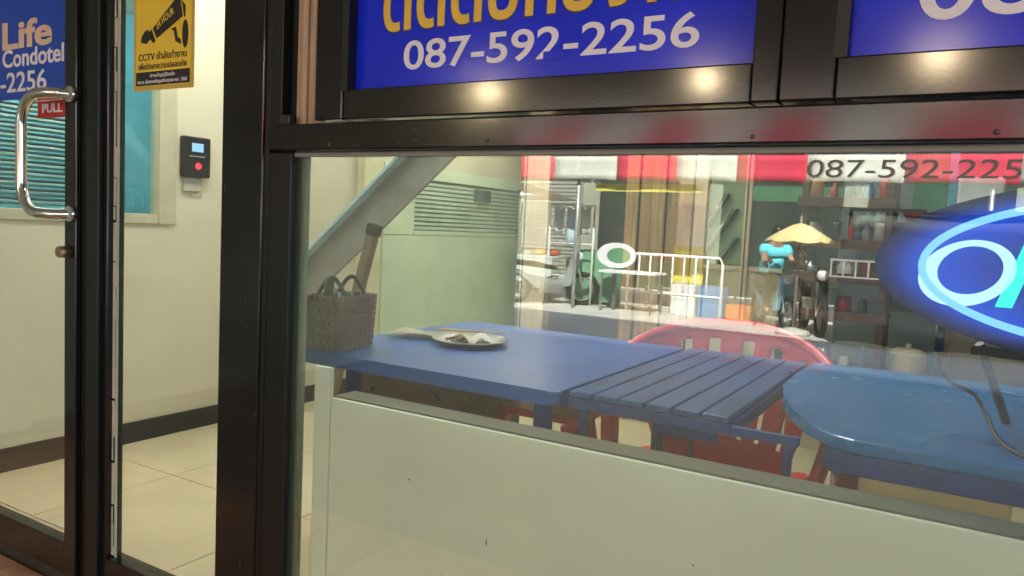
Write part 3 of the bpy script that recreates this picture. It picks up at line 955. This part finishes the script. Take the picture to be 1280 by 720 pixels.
cb = thing('dark_cupboard', 'long black cupboard against the back right behind the glowing sign', 'cupboard', (-.33, 3.05, 0))
MB().box(0, 1.7, 0, .5, .86, 1.30, .006).build('cupboard_body', mat('black_lacquer', (.012, .011, .013), .3, var=.2), cb)
MB().box(-.02, 1.72, -.03, .52, 1.303, 1.325, .004).build('cupboard_top', mat('black_lacquer', (.012, .011, .013)), cb)
for x in (.23, .7, 1.2, 1.6):
    MB().box(x, x + .05, .03, .08, 0, .859, .003).build('leg', M_WOODD, cb)
for k in range(3):
    MB().box(.03 + k * .5, .47 + k * .5, -.012, -.001, .89, 1.27, .003).build('cupboard_door', mat('dark_door', (.018, .018, .024), .25), cb)
wb = thing('white_box', 'white square cabinet on top of the black cupboard', 'cabinet', (-.075, 3.1, 1.326))
MB().box(0, .20, 0, .2, 0, .235, .012).build('box_body', mat('white_plastic', (.62, .66, .66), .35), wb)
MB().box(-.06, .42, -.05, -.035, 0.0, .075, .003).build('white_tray', mat('tray_white', (.55, .62, .68), .4), wb)
tag(box('blue_pillar', mat('sky_blue_paint', (.10, .42, .60), .5), None, -.13, -.085, 3.6, 3.7, 0, 2.7, bev=.003), 'narrow sky blue upright left of the white cabinet', 'pillar')
tag(box('green_curtain', mat('green_cloth', (.05, .26, .13), .7, var=.15, scale=20, stretch=(8, 1, .5)), None, -.31, -.14, 3.72, 3.75, 1.2, 2.0), 'strip of dark green curtain between rack and blue upright', 'curtain')
gb = box('green_board', mat('green_fascia', (.12, .36, .20), .5), None, -1.3, -.3, 4.0, 4.03, 1.46, 1.56)
tag(gb, 'green fascia board across the back above the rack', 'board')
pf = thing('hatch_frame', 'dark framed serving hatch picture on the grey wall behind the rack', 'picture', (-.62, 3.5, 1.17))
box('picture_sheet', mat('hatch_pale', (.40, .50, .46), .4, var=.5, scale=14), pf, .02, .38, .006, .012, .02, .22)
fm = MB()
fm.box(0, .40, 0, .02, 0, .018)
fm.box(0, .40, 0, .02, .222, .24)
fm.box(0, .018, 0, .02, .0185, .2215)
fm.box(.382, .40, 0, .02, .0185, .2215)
fm.build('picture_frame', M_BLKP, pf)
gwl = box('grey_partition', mat('blue_grey_wall', (.20, .25, .27), .6), None, -.70, -.15, 3.78, 3.82, 0.0, 2.0)
tag(gwl, 'blue grey partition wall behind the kitchen rack', 'partition')
kw = box('kitchen_counter', mat('pale_counter', (.52, .50, .42), .5), None, -.10, 1.6, 3.75, 3.85, 0, .9)
tag(kw, 'pale low counter seen beneath the black cupboard', 'counter')

# wooden chest and boards under the tables
ch = thing('wooden_chest', 'dark brown wooden chest with black knobs under the blue table', 'chest', (-1.72, .52, 0))
MB().box(0, .46, 0, .32, .02, .745, .005).build('chest_body', mat('chest_wood', (.13, .08, .06), .5, var=.15, scale=4, stretch=(1, 8, 8)), ch)
MB().box(.02, .44, -.014, -.001, .60, .725, .003).build('drawer_front', mat('chest_wood', (.13, .08, .06)), ch)
MB().box(.02, .44, -.014, -.001, .46, .585, .003).build('drawer_front', mat('chest_wood', (.13, .08, .06)), ch)
for (x, z) in ((.10, .66), (.36, .67), (.10, .52), (.36, .53)):
    MB().lathe([(0, 0), (.009, 0), (.012, .012), (0, .016)], n=10).build('knob', M_BLKP, ch, loc=(x, -.015, z), rot=(PI / 2, 0, 0))
fd_ = thing('folding_doors', 'tan wooden folding doors standing open behind the tables', 'door', (-1.905, 3.2, 0))
for k in range(5):
    MB().box(.002 + k * .088, .084 + k * .088, .03 * (k % 2), .03 * (k % 2) + .035, 0, 2.3, .004).build('door_leaf', M_WOODT, fd_)
    box('leaf_gap', M_ALUD, fd_, .0845 + k * .088, .0895 + k * .088, .02, .03, 0, 2.3)
bb_ = box('beige_box', M_CARD, None, -.185, .105, .262, .62, .02, .748, bev=.004)
tag(bb_, 'plain beige box standing under the teal table', 'box')
tr = thing('tripod', 'black tripod leg assembly beside the beige box under the teal table', 'stand', (.31, .55, 0))
for (x, y) in ((-.16, -.12), (.16, -.1), (0, .18)):
    MB().tube([(0, 0, .72), (x, y, 0)], .011, 8).build('leg', M_BLKP, tr)
MB().tube([(0, 0, .6), (0, 0, .755)], .016, 8).build('pole', M_BLKP, tr)

# ------------------------------------------------------------------ glowing LED sign
led = thing('led_sign', 'glowing blue oval LED sign with a pale blue ring letter behind the window', 'sign', (0, .50, 0))
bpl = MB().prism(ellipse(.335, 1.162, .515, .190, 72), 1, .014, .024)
dm = bpy.data.materials.new('halo_glow')      # added sheet: lens bloom painted as a glow along the tube's oval
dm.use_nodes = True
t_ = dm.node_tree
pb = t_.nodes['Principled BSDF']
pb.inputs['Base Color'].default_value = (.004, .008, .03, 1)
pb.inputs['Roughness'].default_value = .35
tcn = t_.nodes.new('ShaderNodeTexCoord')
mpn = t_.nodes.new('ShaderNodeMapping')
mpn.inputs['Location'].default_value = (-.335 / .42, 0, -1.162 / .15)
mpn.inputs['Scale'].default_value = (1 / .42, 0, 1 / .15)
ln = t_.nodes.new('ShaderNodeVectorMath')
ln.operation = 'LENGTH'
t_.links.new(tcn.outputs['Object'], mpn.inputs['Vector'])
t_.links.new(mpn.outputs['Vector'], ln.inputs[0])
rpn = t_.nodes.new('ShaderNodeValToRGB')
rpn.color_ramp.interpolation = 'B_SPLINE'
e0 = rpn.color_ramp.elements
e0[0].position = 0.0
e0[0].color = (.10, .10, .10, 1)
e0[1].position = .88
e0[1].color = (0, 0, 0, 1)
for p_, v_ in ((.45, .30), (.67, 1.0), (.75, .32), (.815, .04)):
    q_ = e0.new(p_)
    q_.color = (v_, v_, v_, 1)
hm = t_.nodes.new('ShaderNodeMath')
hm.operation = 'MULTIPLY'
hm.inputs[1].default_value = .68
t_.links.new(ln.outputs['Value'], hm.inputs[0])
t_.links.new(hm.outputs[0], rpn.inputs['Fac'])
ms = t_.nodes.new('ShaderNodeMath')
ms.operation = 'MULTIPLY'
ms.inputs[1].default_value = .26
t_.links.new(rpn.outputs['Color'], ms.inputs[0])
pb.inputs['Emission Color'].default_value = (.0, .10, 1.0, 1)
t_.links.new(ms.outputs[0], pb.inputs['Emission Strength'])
bpl.build('halo_sheet', dm, led)
ring = [(.335 + .42 * math.cos(2 * PI * k / 96), 0, 1.162 + .150 * math.sin(2 * PI * k / 96)) for k in range(96)]
MB().tube(ring, .008, 8, closed=True).build('outer_tube', emis('led_outer', (.20, .52, 1.0), .42), led)
cx, cz = -.002, 1.149
def tilt(P):
    c_, s_t = math.cos(R(20)), math.sin(R(20))
    return [(cx + (p[0] - cx) * c_ - (p[1] - cz) * s_t, cz + (p[0] - cx) * s_t + (p[1] - cz) * c_) for p in P]


fo = tilt(ellipse(cx, cz, .091, .068, 56))
fi = tilt(ellipse(cx + .008, cz + .004, .061, .050, 56))
mb = MB()
A = [[mb.b.verts.new((p[0], y, p[1])) for p in L] for y in (-.002, .010) for L in (fo, fi)]
for q in range(56):
    w_ = (q + 1) % 56
    mb.b.faces.new([A[0][q], A[0][w_], A[1][w_], A[1][q]])
    mb.b.faces.new([A[2][w_], A[2][q], A[3][q], A[3][w_]])
    mb.b.faces.new([A[0][w_], A[0][q], A[2][q], A[2][w_]])
    mb.b.faces.new([A[1][q], A[1][w_], A[3][w_], A[3][q]])
mb.build('letter_o', emis('led_ring', (.36, .64, 1.0), .50), led)
ml = MB()
ml.prism([(.055, 1.083), (.085, 1.083), (.125, 1.215), (.095, 1.215)], 1, -.002, .010)
ml.prism([(.127, 1.215), (.120, 1.190), (.165, 1.190), (.170, 1.215)], 1, -.002, .010)
ml.prism([(.148, 1.189), (.172, 1.189), (.163, 1.150), (.139, 1.150)], 1, -.002, .010)
ml.prism([(.108, 1.170), (.138, 1.170), (.133, 1.150), (.102, 1.150)], 1, -.002, .010)
ml.build('letter_p', emis('led_cyan', (.05, .95, .85), .32), led)
me_ = MB()
me_.prism([(.215, 1.083), (.243, 1.083), (.283, 1.215), (.255, 1.215)], 1, -.002, .010)
for z in (1.083, 1.138, 1.193):
    x = .244 + (z - 1.083) * .3
    me_.prism([(x, z), (x + .07, z), (x + .077, z + .022), (x + .007, z + .022)], 1, -.002, .010)
me_.build('letter_e', emis('led_cyan', (.05, .95, .85), .32), led)
mn = MB()
mn.prism([(.375, 1.083), (.403, 1.083), (.443, 1.215), (.415, 1.215)], 1, -.002, .010)
mn.prism([(.475, 1.083), (.503, 1.083), (.543, 1.215), (.515, 1.215)], 1, -.002, .010)
mn.prism([(.444, 1.215), (.418, 1.170), (.474, 1.083), (.484, 1.130)], 1, -.002, .010)
mn.build('letter_n', emis('led_cyan', (.05, .95, .85), .32), led)
MB().tube([(-.040, .03, 1.04), (-.040, .03, .975)], [.009, .011], 10).build('plug_holder', M_BLKP, led)
for (x0, x1) in ((.035, .10), (.56, .50)):
    MB().tube([(x0, .03, 1.0), (x1, .10, .826)], .0095, 8).build('stand_leg', M_BLKP, led)
MB().box(.02, .60, .022, .035, .975, .995, .002).build('stand_bar', M_BLKP, led)


def spline(K, n):
    out = []
    K = [Vector(k) for k in K]
    for i in range(len(K) - 1):
        p0, p1, p2, p3 = K[max(0, i - 1)], K[i], K[i + 1], K[min(len(K) - 1, i + 2)]
        for j in range(n):
            t = j / n
            out.append(.5 * ((2 * p1) + (-p0 + p2) * t + (2 * p0 - 5 * p1 + 4 * p2 - p3) * t * t + (-p0 + 3 * p1 - 3 * p2 + p3) * t ** 3))
    out.append(K[-1])
    return out


cbl = MB().tube(spline([(-.040, .53, .976), (-.036, .52, .94), (-.01, .50, .915), (.03, .48, .900), (.055, .45, .87), (.075, .38, .838), (.105, .30, .829), (.16, .25, .829), (.30, .30, .829), (.5, .5, .829)], 8), .0042, 8).build('power_cable', M_BLKP, None)
tag(cbl, 'black power cable drooping from the glowing sign onto the teal table', 'cable')


# ================================================================== the street behind the camera, mirrored in the panes
fac = thing('street_building', 'sunlit shophouse across the street with shutters and brown timber doorway', 'building', (0, -16.5, -.15))
M_FAC = mat('cream_render', (.40, .42, .33), .8, var=.12, scale=.8, dirt=.3)
MB().box(-34, 16, -5, 0, 0, 9).build('wall', M_FAC, fac)
M_SHUT = mat('grey_shutter', (.34, .35, .30), .5)
M_DARKO = mat('painted_opening_shade', (.03, .04, .035), .6)
for k in range(14):
    x0 = -30 + k * 3.1
    if k % 3 == 1 or x0 > -7:
        pn_ = box('opening_shade_panel', M_DARKO, fac, x0 + .2, x0 + 2.8, 0.001, .06, 0.0, 2.6)  # flat dark panel; shade inside the open shop is painted in
    else:
        sh = box('roller_shutter', M_SHUT, fac, x0 + .2, x0 + 2.8, 0.001, .06, 0.0, 2.6)
        rs = MB()
        for j in range(26):
            rs.box(x0 + .22, x0 + 2.78, .061, .085, .03 + j * .1, .09 + j * .1)
        o = rs.build('shutter_rib', M_SHUT, sh)
    box('fascia', mat('fascia_%d' % (k % 3), ((.10, .22, .16), (.55, .50, .16), (.45, .10, .08))[k % 3], .6), fac, x0, x0 + 3.05, 0.001, .12, 2.7, 3.3)
box('brick_screen', mat('brown_screen', (.26, .20, .14), .7, var=.2, scale=12), fac, -6.0, -5.3, .13, .22, .9, 2.9)

aw_ = thing('striped_awning', 'red and white striped market awning across the street', 'awning', (0, -10.5, 0))
M_AR = mat('awning_red', (.80, .035, .10), .7, var=.06)
M_AW = mat('awning_white', (.82, .79, .70), .7, var=.06)
bnd = [-14.0, -13.0, -12.0, -11.0, -10.0, -9.0, -8.2, -7.3, -6.3, -5.13, -4.1, -3.15, -2.13, -.85, .49, 1.6, 2.6, 3.6, 4.6]
for i, (x0, x1) in enumerate(zip(bnd, bnd[1:])):
    m_ = M_AR if (i % 2 == 1) else M_AW
    MB().grid(lambda u, v: Vector((x0 + (x1 - x0) * u, -.02 * math.sin(v * 3) + .015 * math.sin(6 * u), 2.46 - .40 * v + .02 * math.sin(PI * u) * v)), 6, 4, .006).build('valance_stripe', m_, aw_)
    MB().grid(lambda u, v: Vector((x0 + (x1 - x0) * u, -2.2 * v, 2.47 + .9 * v - .08 * math.sin(PI * v))), 4, 4, .006).build('roof_stripe', m_, aw_)
for x in (-13.6, -8.6, -5.86, .2, 4.4):
    MB().tube([(x, -.12, 2.45), (x, -.12, -.15)], .03, 10).build('awning_post', M_CHROME if False else mat('galvanised', (.55, .56, .55), .4, .5), aw_)
bn = thing('banner', 'narrow yellow banner hung under the striped awning', 'banner', (-5.56, -10.66, 1.885))
box('banner_sheet', mat('banner_yellow', (.75, .68, .12), .6), bn, 0, 1.85, 0, .01, 0, .13)
text('banner_words', 'ห้องพักรายวัน', .3, .0112, .03, 1.2, .09, M_BLK, bn, rot=(PI / 2, 0, PI)) if False else None

# umbrellas, stalls, sign, railing
def umbrella(name, label, loc, rad, h, mt):
    t = thing(name, label, 'umbrella', loc)
    mb = MB()
    n_ = 8
    mb.grid(lambda u, v: Vector((rad * v * math.cos(2 * PI * u), rad * v * math.sin(2 * PI * u), h + .26 * (1 - v ** 1.3) - .03 * abs(math.sin(n_ * PI * u)) * v)), 32, 5, .004)
    mb.build('canopy_cloth', mt, t)
    MB().tube([(0, 0, 0), (0, 0, h + .36)], .02, 8).build('pole', M_STEELG, t)
    MB().lathe([(0, 0), (.25, 0), (.22, .06), (.04, .10), (0, .10)], n=16).build('base', M_CONC, t)


umbrella('market_umbrella', 'pale yellow market umbrella over the parked motorbikes', (-2.10, -10.2, -.15), .48, 1.35, mat('pale_yellow_cloth', (.86, .72, .34), .7))
umbrella('market_umbrella', 'white market umbrella at the left end of the stalls', (-7.6, -11.5, -.15), 1.1, 1.95, mat('white_cloth', (.75, .78, .80), .7))


def stall(x, y, label, mt, goods):
    t = thing('market_stall', label, 'stall', (x, y, -.15))
    box('stall_top', mt, t, -.8, .8, -.4, .4, .80, .84, bev=.006)
    box('stall_front', mt, t, -.78, .78, .385, .395, .35, .79)
    for sx_ in (-.74, .74):
        for sy_ in (-.34, .34):
            box('leg', M_STEELG, t, sx_ - .02, sx_ + .02, sy_ - .02, sy_ + .02, 0, .80)
    for k in range(goods):
        cx_ = -.6 + 1.2 * k / max(1, goods - 1)
        o = MB().lathe([(0, 0), (.08, 0), (.13, .10), (.12, .11), (0, .06)], n=14).build('goods_tray', mat('goods_%d' % (k % 4), ((.6, .12, .06), (.2, .45, .12), (.75, .70, .6), (.6, .4, .1))[k % 4], .6), None, loc=(x + cx_, y + random.uniform(-.1, .2), .69))
        tag(o, '%s bowl in the %s place from the left on the %s' % (('red', 'green', 'white', 'orange')[k % 4], ('first', 'second', 'third', 'fourth', 'last')[k], label.split(' stall')[0] + ' stall'), 'bowl', 'bowls on the market stalls')


stall(-7.4, -11.6, 'pale metal stall under the white umbrella', mat('stall_pale', (.6, .66, .66), .5), 5)
stall(-4.4, -12.6, 'green fronted stall before the timber doorway', mat('stall_green', (.18, .38, .25), .5), 4)
stall(-.2, -11.6, 'dark stall under the right half of the awning', mat('stall_dark', (.12, .15, .18), .5), 5)
os_ = thing('oval_sign', 'white oval sign with a green centre on a post', 'sign', (-5.25, -11.0, -.15))
MB().prism(ellipse(0, .95, .36, .22, 32), 1, -.02, .02).build('sign_plate', M_LETW, os_)
MB().prism(ellipse(0.05, .95, .22, .13, 32), 1, .021, .028).build('sign_centre', mat('sign_green', (.12, .30, .16), .5), os_)
MB().tube([(0, 0, 0), (0, 0, .75)], .03, 8).build('post', M_STEELG, os_)
rl = thing('white_railing', 'low white tubular railing beside the street stalls', 'railing', (-5.1, -11.2, -.15))
MB().tube([(0, 0, 0), (0, 0, .9), (.05, 0, 1.0), (1.6, 0, 1.0), (1.65, 0, .9), (1.65, 0, 0)], .025, 8).build('rail', M_LETW, rl)
for k in range(1, 8):
    MB().tube([(k * .2, 0, .35), (k * .2, 0, 1.0)], .016, 6).build('bar', M_LETW, rl)
MB().tube([(0, 0, .35), (1.65, 0, .35)], .02, 6).build('rail', M_LETW, rl)
wt = thing('white_board_table', 'white topped folding table in front of the railing', 'table', (-4.9, -10.9, -.15))
box('tabletop', M_LETW, wt, -.5, .5, -.3, .3, .66, .70, bev=.005)
for sx_ in (-.45, .45):
    for sy_ in (-.25, .25):
        box('leg', M_STEELG, wt, sx_ - .015, sx_ + .015, sy_ - .015, sy_ + .015, 0, .66)


def motorbike(label, loc, rz, body):
    t = thing('motorbike', label, 'motorbike', loc, rz, 'motorbikes parked across the street')
    tyre = mat('tyre_rubber', (.02, .02, .02), .8)
    for x in (-.62, .62):
        ring = [(x + .27 * math.cos(2 * PI * k / 28), 0, .29 + .27 * math.sin(2 * PI * k / 28)) for k in range(28)]
        wh = MB().tube(ring, .045, 8, closed=True).build('wheel', tyre, t)
        rg = [(x + .21 * math.cos(2 * PI * k / 24), 0, .29 + .21 * math.sin(2 * PI * k / 24)) for k in range(24)]
        MB().tube(rg, .015, 6, closed=True).build('rim', M_CHROME, wh)
        sp = MB()
        for k in range(10):
            a = 2 * PI * k / 10
            sp.tube([(x, 0, .29), (x + .2 * math.cos(a), 0, .29 + .2 * math.sin(a))], .005, 4)
        sp.build('spokes', M_CHROME, wh)
    MB().prism([(-.75, .62), (-.30, .50), (.10, .42), (.30, .50), (.38, .78), (.46, .95), (.52, .93), (.50, .60), (.38, .34), (.05, .26), (-.25, .28), (-.45, .48), (-.82, .70)], 1, -.10, .10, bev=.02).build('body_shell', body, t)
    MB().prism([(-.78, .70), (-.30, .66), (.12, .62), (.14, .68), (-.25, .76), (-.75, .80)], 1, -.12, .12, bev=.025).build('saddle', M_BLKP, t)
    MB().prism([(-.20, .20), (.20, .20), (.25, .38), (-.15, .42)], 1, -.13, .13, bev=.02).build('engine', M_STEELG, t)
    MB().tube([(.62, .06, .29), (.50, .06, .75), (.42, .05, .98)], .02, 8).build('fork', M_CHROME, t)
    MB().tube([(.38, -.34, 1.03), (.42, -.18, 1.02), (.44, 0, .98), (.42, .18, 1.02), (.38, .34, 1.03)], .013, 8).build('handlebar', M_CHROME, t)
    MB().lathe([(0, 0), (.07, 0), (.085, .05), (.06, .09), (0, .10)], n=14).build('headlight', M_LETW, t, loc=(.50, 0, .88), rot=(0, PI / 2, 0))
    for y in (-.25, .25):
        MB().tube([(.40, y, 1.03), (.40, y * 1.1, 1.15)], .006, 6).build('mirror_stem', M_BLKP, t)
        MB().lathe([(0, 0), (.05, 0), (.05, .012), (0, .014)], n=12).build('mirror', M_CHROME, t, loc=(.40, y * 1.12, 1.17), rot=(0, PI / 2, 0))
    MB().tube([(-.10, -.13, .22), (-.7, -.16, .30)], [.03, .045], 8).build('exhaust', M_CHROME, t)
    MB().tube([(-.05, .1, .22), (-.12, .28, 0)], .012, 6).build('side_stand', M_BLKP, t)
    return t


mbk = motorbike('light blue motorbike with its rider under the yellow umbrella', (-2.55, -10.9, -.15), R(55), mat('bike_blue', (.25, .55, .70), .3))
motorbike('black motorbike parked right of the rider', (-1.95, -10.8, -.15), R(70), mat('bike_black', (.02, .02, .025), .25))
motorbike('grey motorbike parked before the left stall', (-6.5, -10.9, -.15), R(-35), mat('bike_grey', (.30, .34, .34), .3))

# rider (seated, leaning to the handlebar)
def figure(t, name, joints, edges, radii, mt, sub=2):
    me = bpy.data.meshes.new(name)
    me.from_pydata(joints, edges, [])
    o = bpy.data.objects.new(name, me)
    COL.objects.link(o)
    o.parent = t
    sk = o.modifiers.new('skin', 'SKIN')
    for v, r_ in zip(me.skin_vertices[0].data, radii):
        v.radius = (r_, r_)
    me.skin_vertices[0].data[0].use_root = True
    ss = o.modifiers.new('sub', 'SUBSURF')
    ss.levels = ss.render_levels = sub
    me.materials.append(mt)
    for p in me.polygons:
        p.use_smooth = True
    return o


rd = thing('person', 'person in a cyan shirt sitting on the light blue motorbike', 'person', (-2.55, -10.9, -.15), R(55))
sk_m = mat('skin', (.42, .24, .15), .5)
J = [(-.25, 0, .86), (-.22, 0, 1.05), (-.12, 0, 1.28), (-.06, 0, 1.42), (-.03, 0, 1.50), (0, 0, 1.60), (.02, 0, 1.70),
     (-.08, .19, 1.38), (.10, .26, 1.16), (.36, .30, 1.06), (-.08, -.19, 1.38), (.10, -.26, 1.16), (.36, -.30, 1.06),
     (-.20, .12, .84), (.16, .17, .74), (.10, .17, .36), (.20, .17, .30), (-.20, -.12, .84), (.16, -.17, .74), (.10, -.17, .36), (.20, -.17, .30)]
Eg = [(0, 1), (1, 2), (2, 3), (3, 4), (4, 5), (5, 6), (3, 7), (7, 8), (8, 9), (3, 10), (10, 11), (11, 12), (0, 13), (13, 14), (14, 15), (15, 16), (0, 17), (17, 18), (18, 19), (19, 20)]
Ra = [.15, .14, .16, .12, .055, .095, .085, .065, .05, .035, .065, .05, .035, .10, .075, .05, .045, .10, .075, .05, .045]
mbk.scale = rd.scale = (.88, .88, .88)
figure(rd, 'body', J, Eg, Ra, sk_m)
figure(rd, 'shirt', [(-.25, 0, .88), (-.22, 0, 1.05), (-.12, 0, 1.28), (-.06, 0, 1.42), (-.08, .20, 1.38), (.02, .24, 1.26), (-.08, -.20, 1.38), (.02, -.24, 1.26)],
       [(0, 1), (1, 2), (2, 3), (3, 4), (4, 5), (3, 6), (6, 7)], [.22, .215, .225, .17, .11, .10, .11, .10], mat('cyan_cloth', (.16, .74, .90), .8))
figure(rd, 'trousers', [(-.25, 0, .84), (-.20, .12, .84), (.16, .17, .75), (.10, .17, .42), (-.20, -.12, .84), (.16, -.17, .75), (.10, -.17, .42)],
       [(0, 1), (1, 2), (2, 3), (0, 4), (4, 5), (5, 6)], [.17, .12, .095, .07, .12, .095, .07], mat('dark_trousers', (.03, .035, .06), .8))
MB().lathe([(0, .10), (.05, .10), (.10, .03), (.108, -.04), (.10, -.06), (0, -.06)], n=16).build('hair', M_BLKP, rd, loc=(-.005, 0, 1.70))

nwall = box('blocker_wall', mat('blocker_render', (.46, .50, .42), .8, var=.2, scale=2), None, -4.60, -4.46, -6.24, -.06, -.1, 2.61)  # unseen wall added to block street reflection; its pale colour adds haze
tag(nwall, 'added grey green wall blocking the left part of the street reflection', 'wall')

# fingerprint reader on the side wall
ar = thing('access_reader', 'black wall mounted fingerprint reader with a blue screen and red light', 'reader', (-3.629, 1.225, 1.385))
MB().box(0, .045, 0, .165, 0, .215, .01).build('reader_body', M_BLKP, ar)
box('screen', emis('blue_screen', (.35, .65, 1.0), .30), ar, .0452, .047, .045, .115, .135, .180)
box('button_row', mat('grey_keys', (.4, .4, .4), .4), ar, .0452, .047, .03, .125, .108, .113)
MB().lathe([(0, 0), (.018, 0), (.016, .006), (0, .008)], n=14).build('sensor_light', emis('red_light', (1.0, .05, .08), .55), ar, loc=(.0455, .085, .06), rot=(0, PI / 2, 0))
box('wall_bracket', mat('bracket_grey', (.40, .40, .34), .5), ar, .0, .02, .02, .13, -.075, -.002, bev=.003)

# added dark stall, put there to darken the right half of the reflected street
ts = thing('blocker_stall', 'added dark covered stall darkening the right of the reflected street', 'stall', (-.72, -9.55, -.15))
MB().grid(lambda u, v: Vector((-.75 + 2.9 * u, .03 * math.sin(9 * u) - .0, 1.75 - 1.7 * v + .02 * math.sin(14 * u))), 24, 8, .01).build('tarpaulin', mat('dark_tarp', (.018, .022, .030), .6, var=.3, bump=.3), ts)
box('stall_roof', mat('dark_tarp', (.018, .022, .030)), ts, -.8, 2.2, -.9, .08, 1.78, 1.82)
for x in (-.75, 2.15):
    MB().tube([(x, -.1, 0), (x, -.1, 1.78)], .025, 8).build('stall_post', M_STEELG, ts)

# more of the street: green cabinet, white frames, plastic crates, hanging sheets, wires
gc = thing('green_cabinet', 'green cabinet beside the oval sign on the street', 'cabinet', (-6.3, -11.6, -.15))
MB().box(0, .75, -.4, 0, .05, 1.0, .01).build('cabinet_body', mat('cabinet_green', (.20, .42, .26), .5), gc)
MB().box(.04, .36, .001, .012, .1, .95, .003).build('cabinet_door', mat('cabinet_green', (.20, .42, .26)), gc)
MB().box(.39, .71, .001, .012, .1, .95, .003).build('cabinet_door', mat('cabinet_green', (.20, .42, .26)), gc)
wr = thing('white_clothes_frame', 'white metal frame with hanging plastic sheets on the street', 'frame', (-6.75, -11.3, -.15))
fr = MB()
for x in (0, .9):
    fr.tube([(x, 0, 0), (x, 0, 1.8)], .02, 6)
for z in (.5, 1.1, 1.8):
    fr.tube([(0, 0, z), (.9, 0, z)], .015, 6)
fr.build('frame_tubes', M_LETW, wr)
for k in range(3):
    MB().grid(lambda u, v: Vector((.08 + .27 * k + .22 * u, .02 * math.sin(8 * u), 1.78 - (.5 + .2 * (k % 2)) * v)), 6, 4, .003).build('sheet', mat('sheet_%d' % k, ((.75, .78, .82), (.55, .70, .80), (.80, .78, .70))[k], .5), wr)
for k in range(5):
    o = MB().box(0, .42, 0, .3, 0, .26, .01).build('plastic_crate', mat('crate_%d' % (k % 3), ((.65, .70, .72), (.10, .25, .50), (.55, .20, .08))[k % 3], .5), None, loc=(-4.3 + .47 * (k % 3), -11.5, -.15 + .262 * (k // 3)))
    tag(o, '%s plastic crate in the %s layer of the pile before the green stall' % (('white', 'blue', 'orange')[k % 3], 'upper' if k > 2 else 'lower'), 'crate', 'crates piled on the street')
yb = thing('yellow_board', 'yellow price board leaning by the folding table on the street', 'board', (-4.55, -12.0, -.15))
box('board_sheet', mat('banner_yellow', (.75, .68, .12)), yb, 0, .55, 0, .03, .5, 1.15)
box('board_back', M_LETW, yb, .02, .53, .0305, .034, 1.16, 1.9)

lsh = thing('low_shelf', 'low wooden shelf under the black cupboard carrying the white pot', 'shelf', (-.335, 3.03, 0))
box('shelf_board', M_WOODD, lsh, 0, .20, 0, .30, .498, .519, bev=.002)
for x in (.0, .17):
    for y in (.0, .27):
        box('leg', M_WOODD, lsh, x, x + .03, y, y + .03, 0, .497, bev=.002)

M_SCR = mat('scratch_metal', (.10, .09, .085), .4, .2)
rng = random.Random(3)
for k in range(26):
    x = rng.uniform(-1.48, .15)
    z = rng.uniform(1.365, 1.418)
    l = rng.uniform(.004, .022)
    box('scratch', M_SCR, wf, x + ox, x + l + ox, -.0526, -.0521, z, z + rng.choice((.0006, .0009)))
for x in (-1.30, -.86, -.33, .02):
    MB().lathe([(0, 0), (.0045, 0), (.0035, .0018), (0, .0022)], n=10).build('screw', M_SCR, wf, loc=(x + ox, -.0521, 1.372), rot=(PI / 2, 0, 0))
for k in range(9):
    z = rng.uniform(.15, 1.9)
    x = rng.uniform(-.05, .095)
    box('scratch', M_SCR, tp, x, x + .0008, -.0306, -.0301, z, z + rng.uniform(.004, .03))
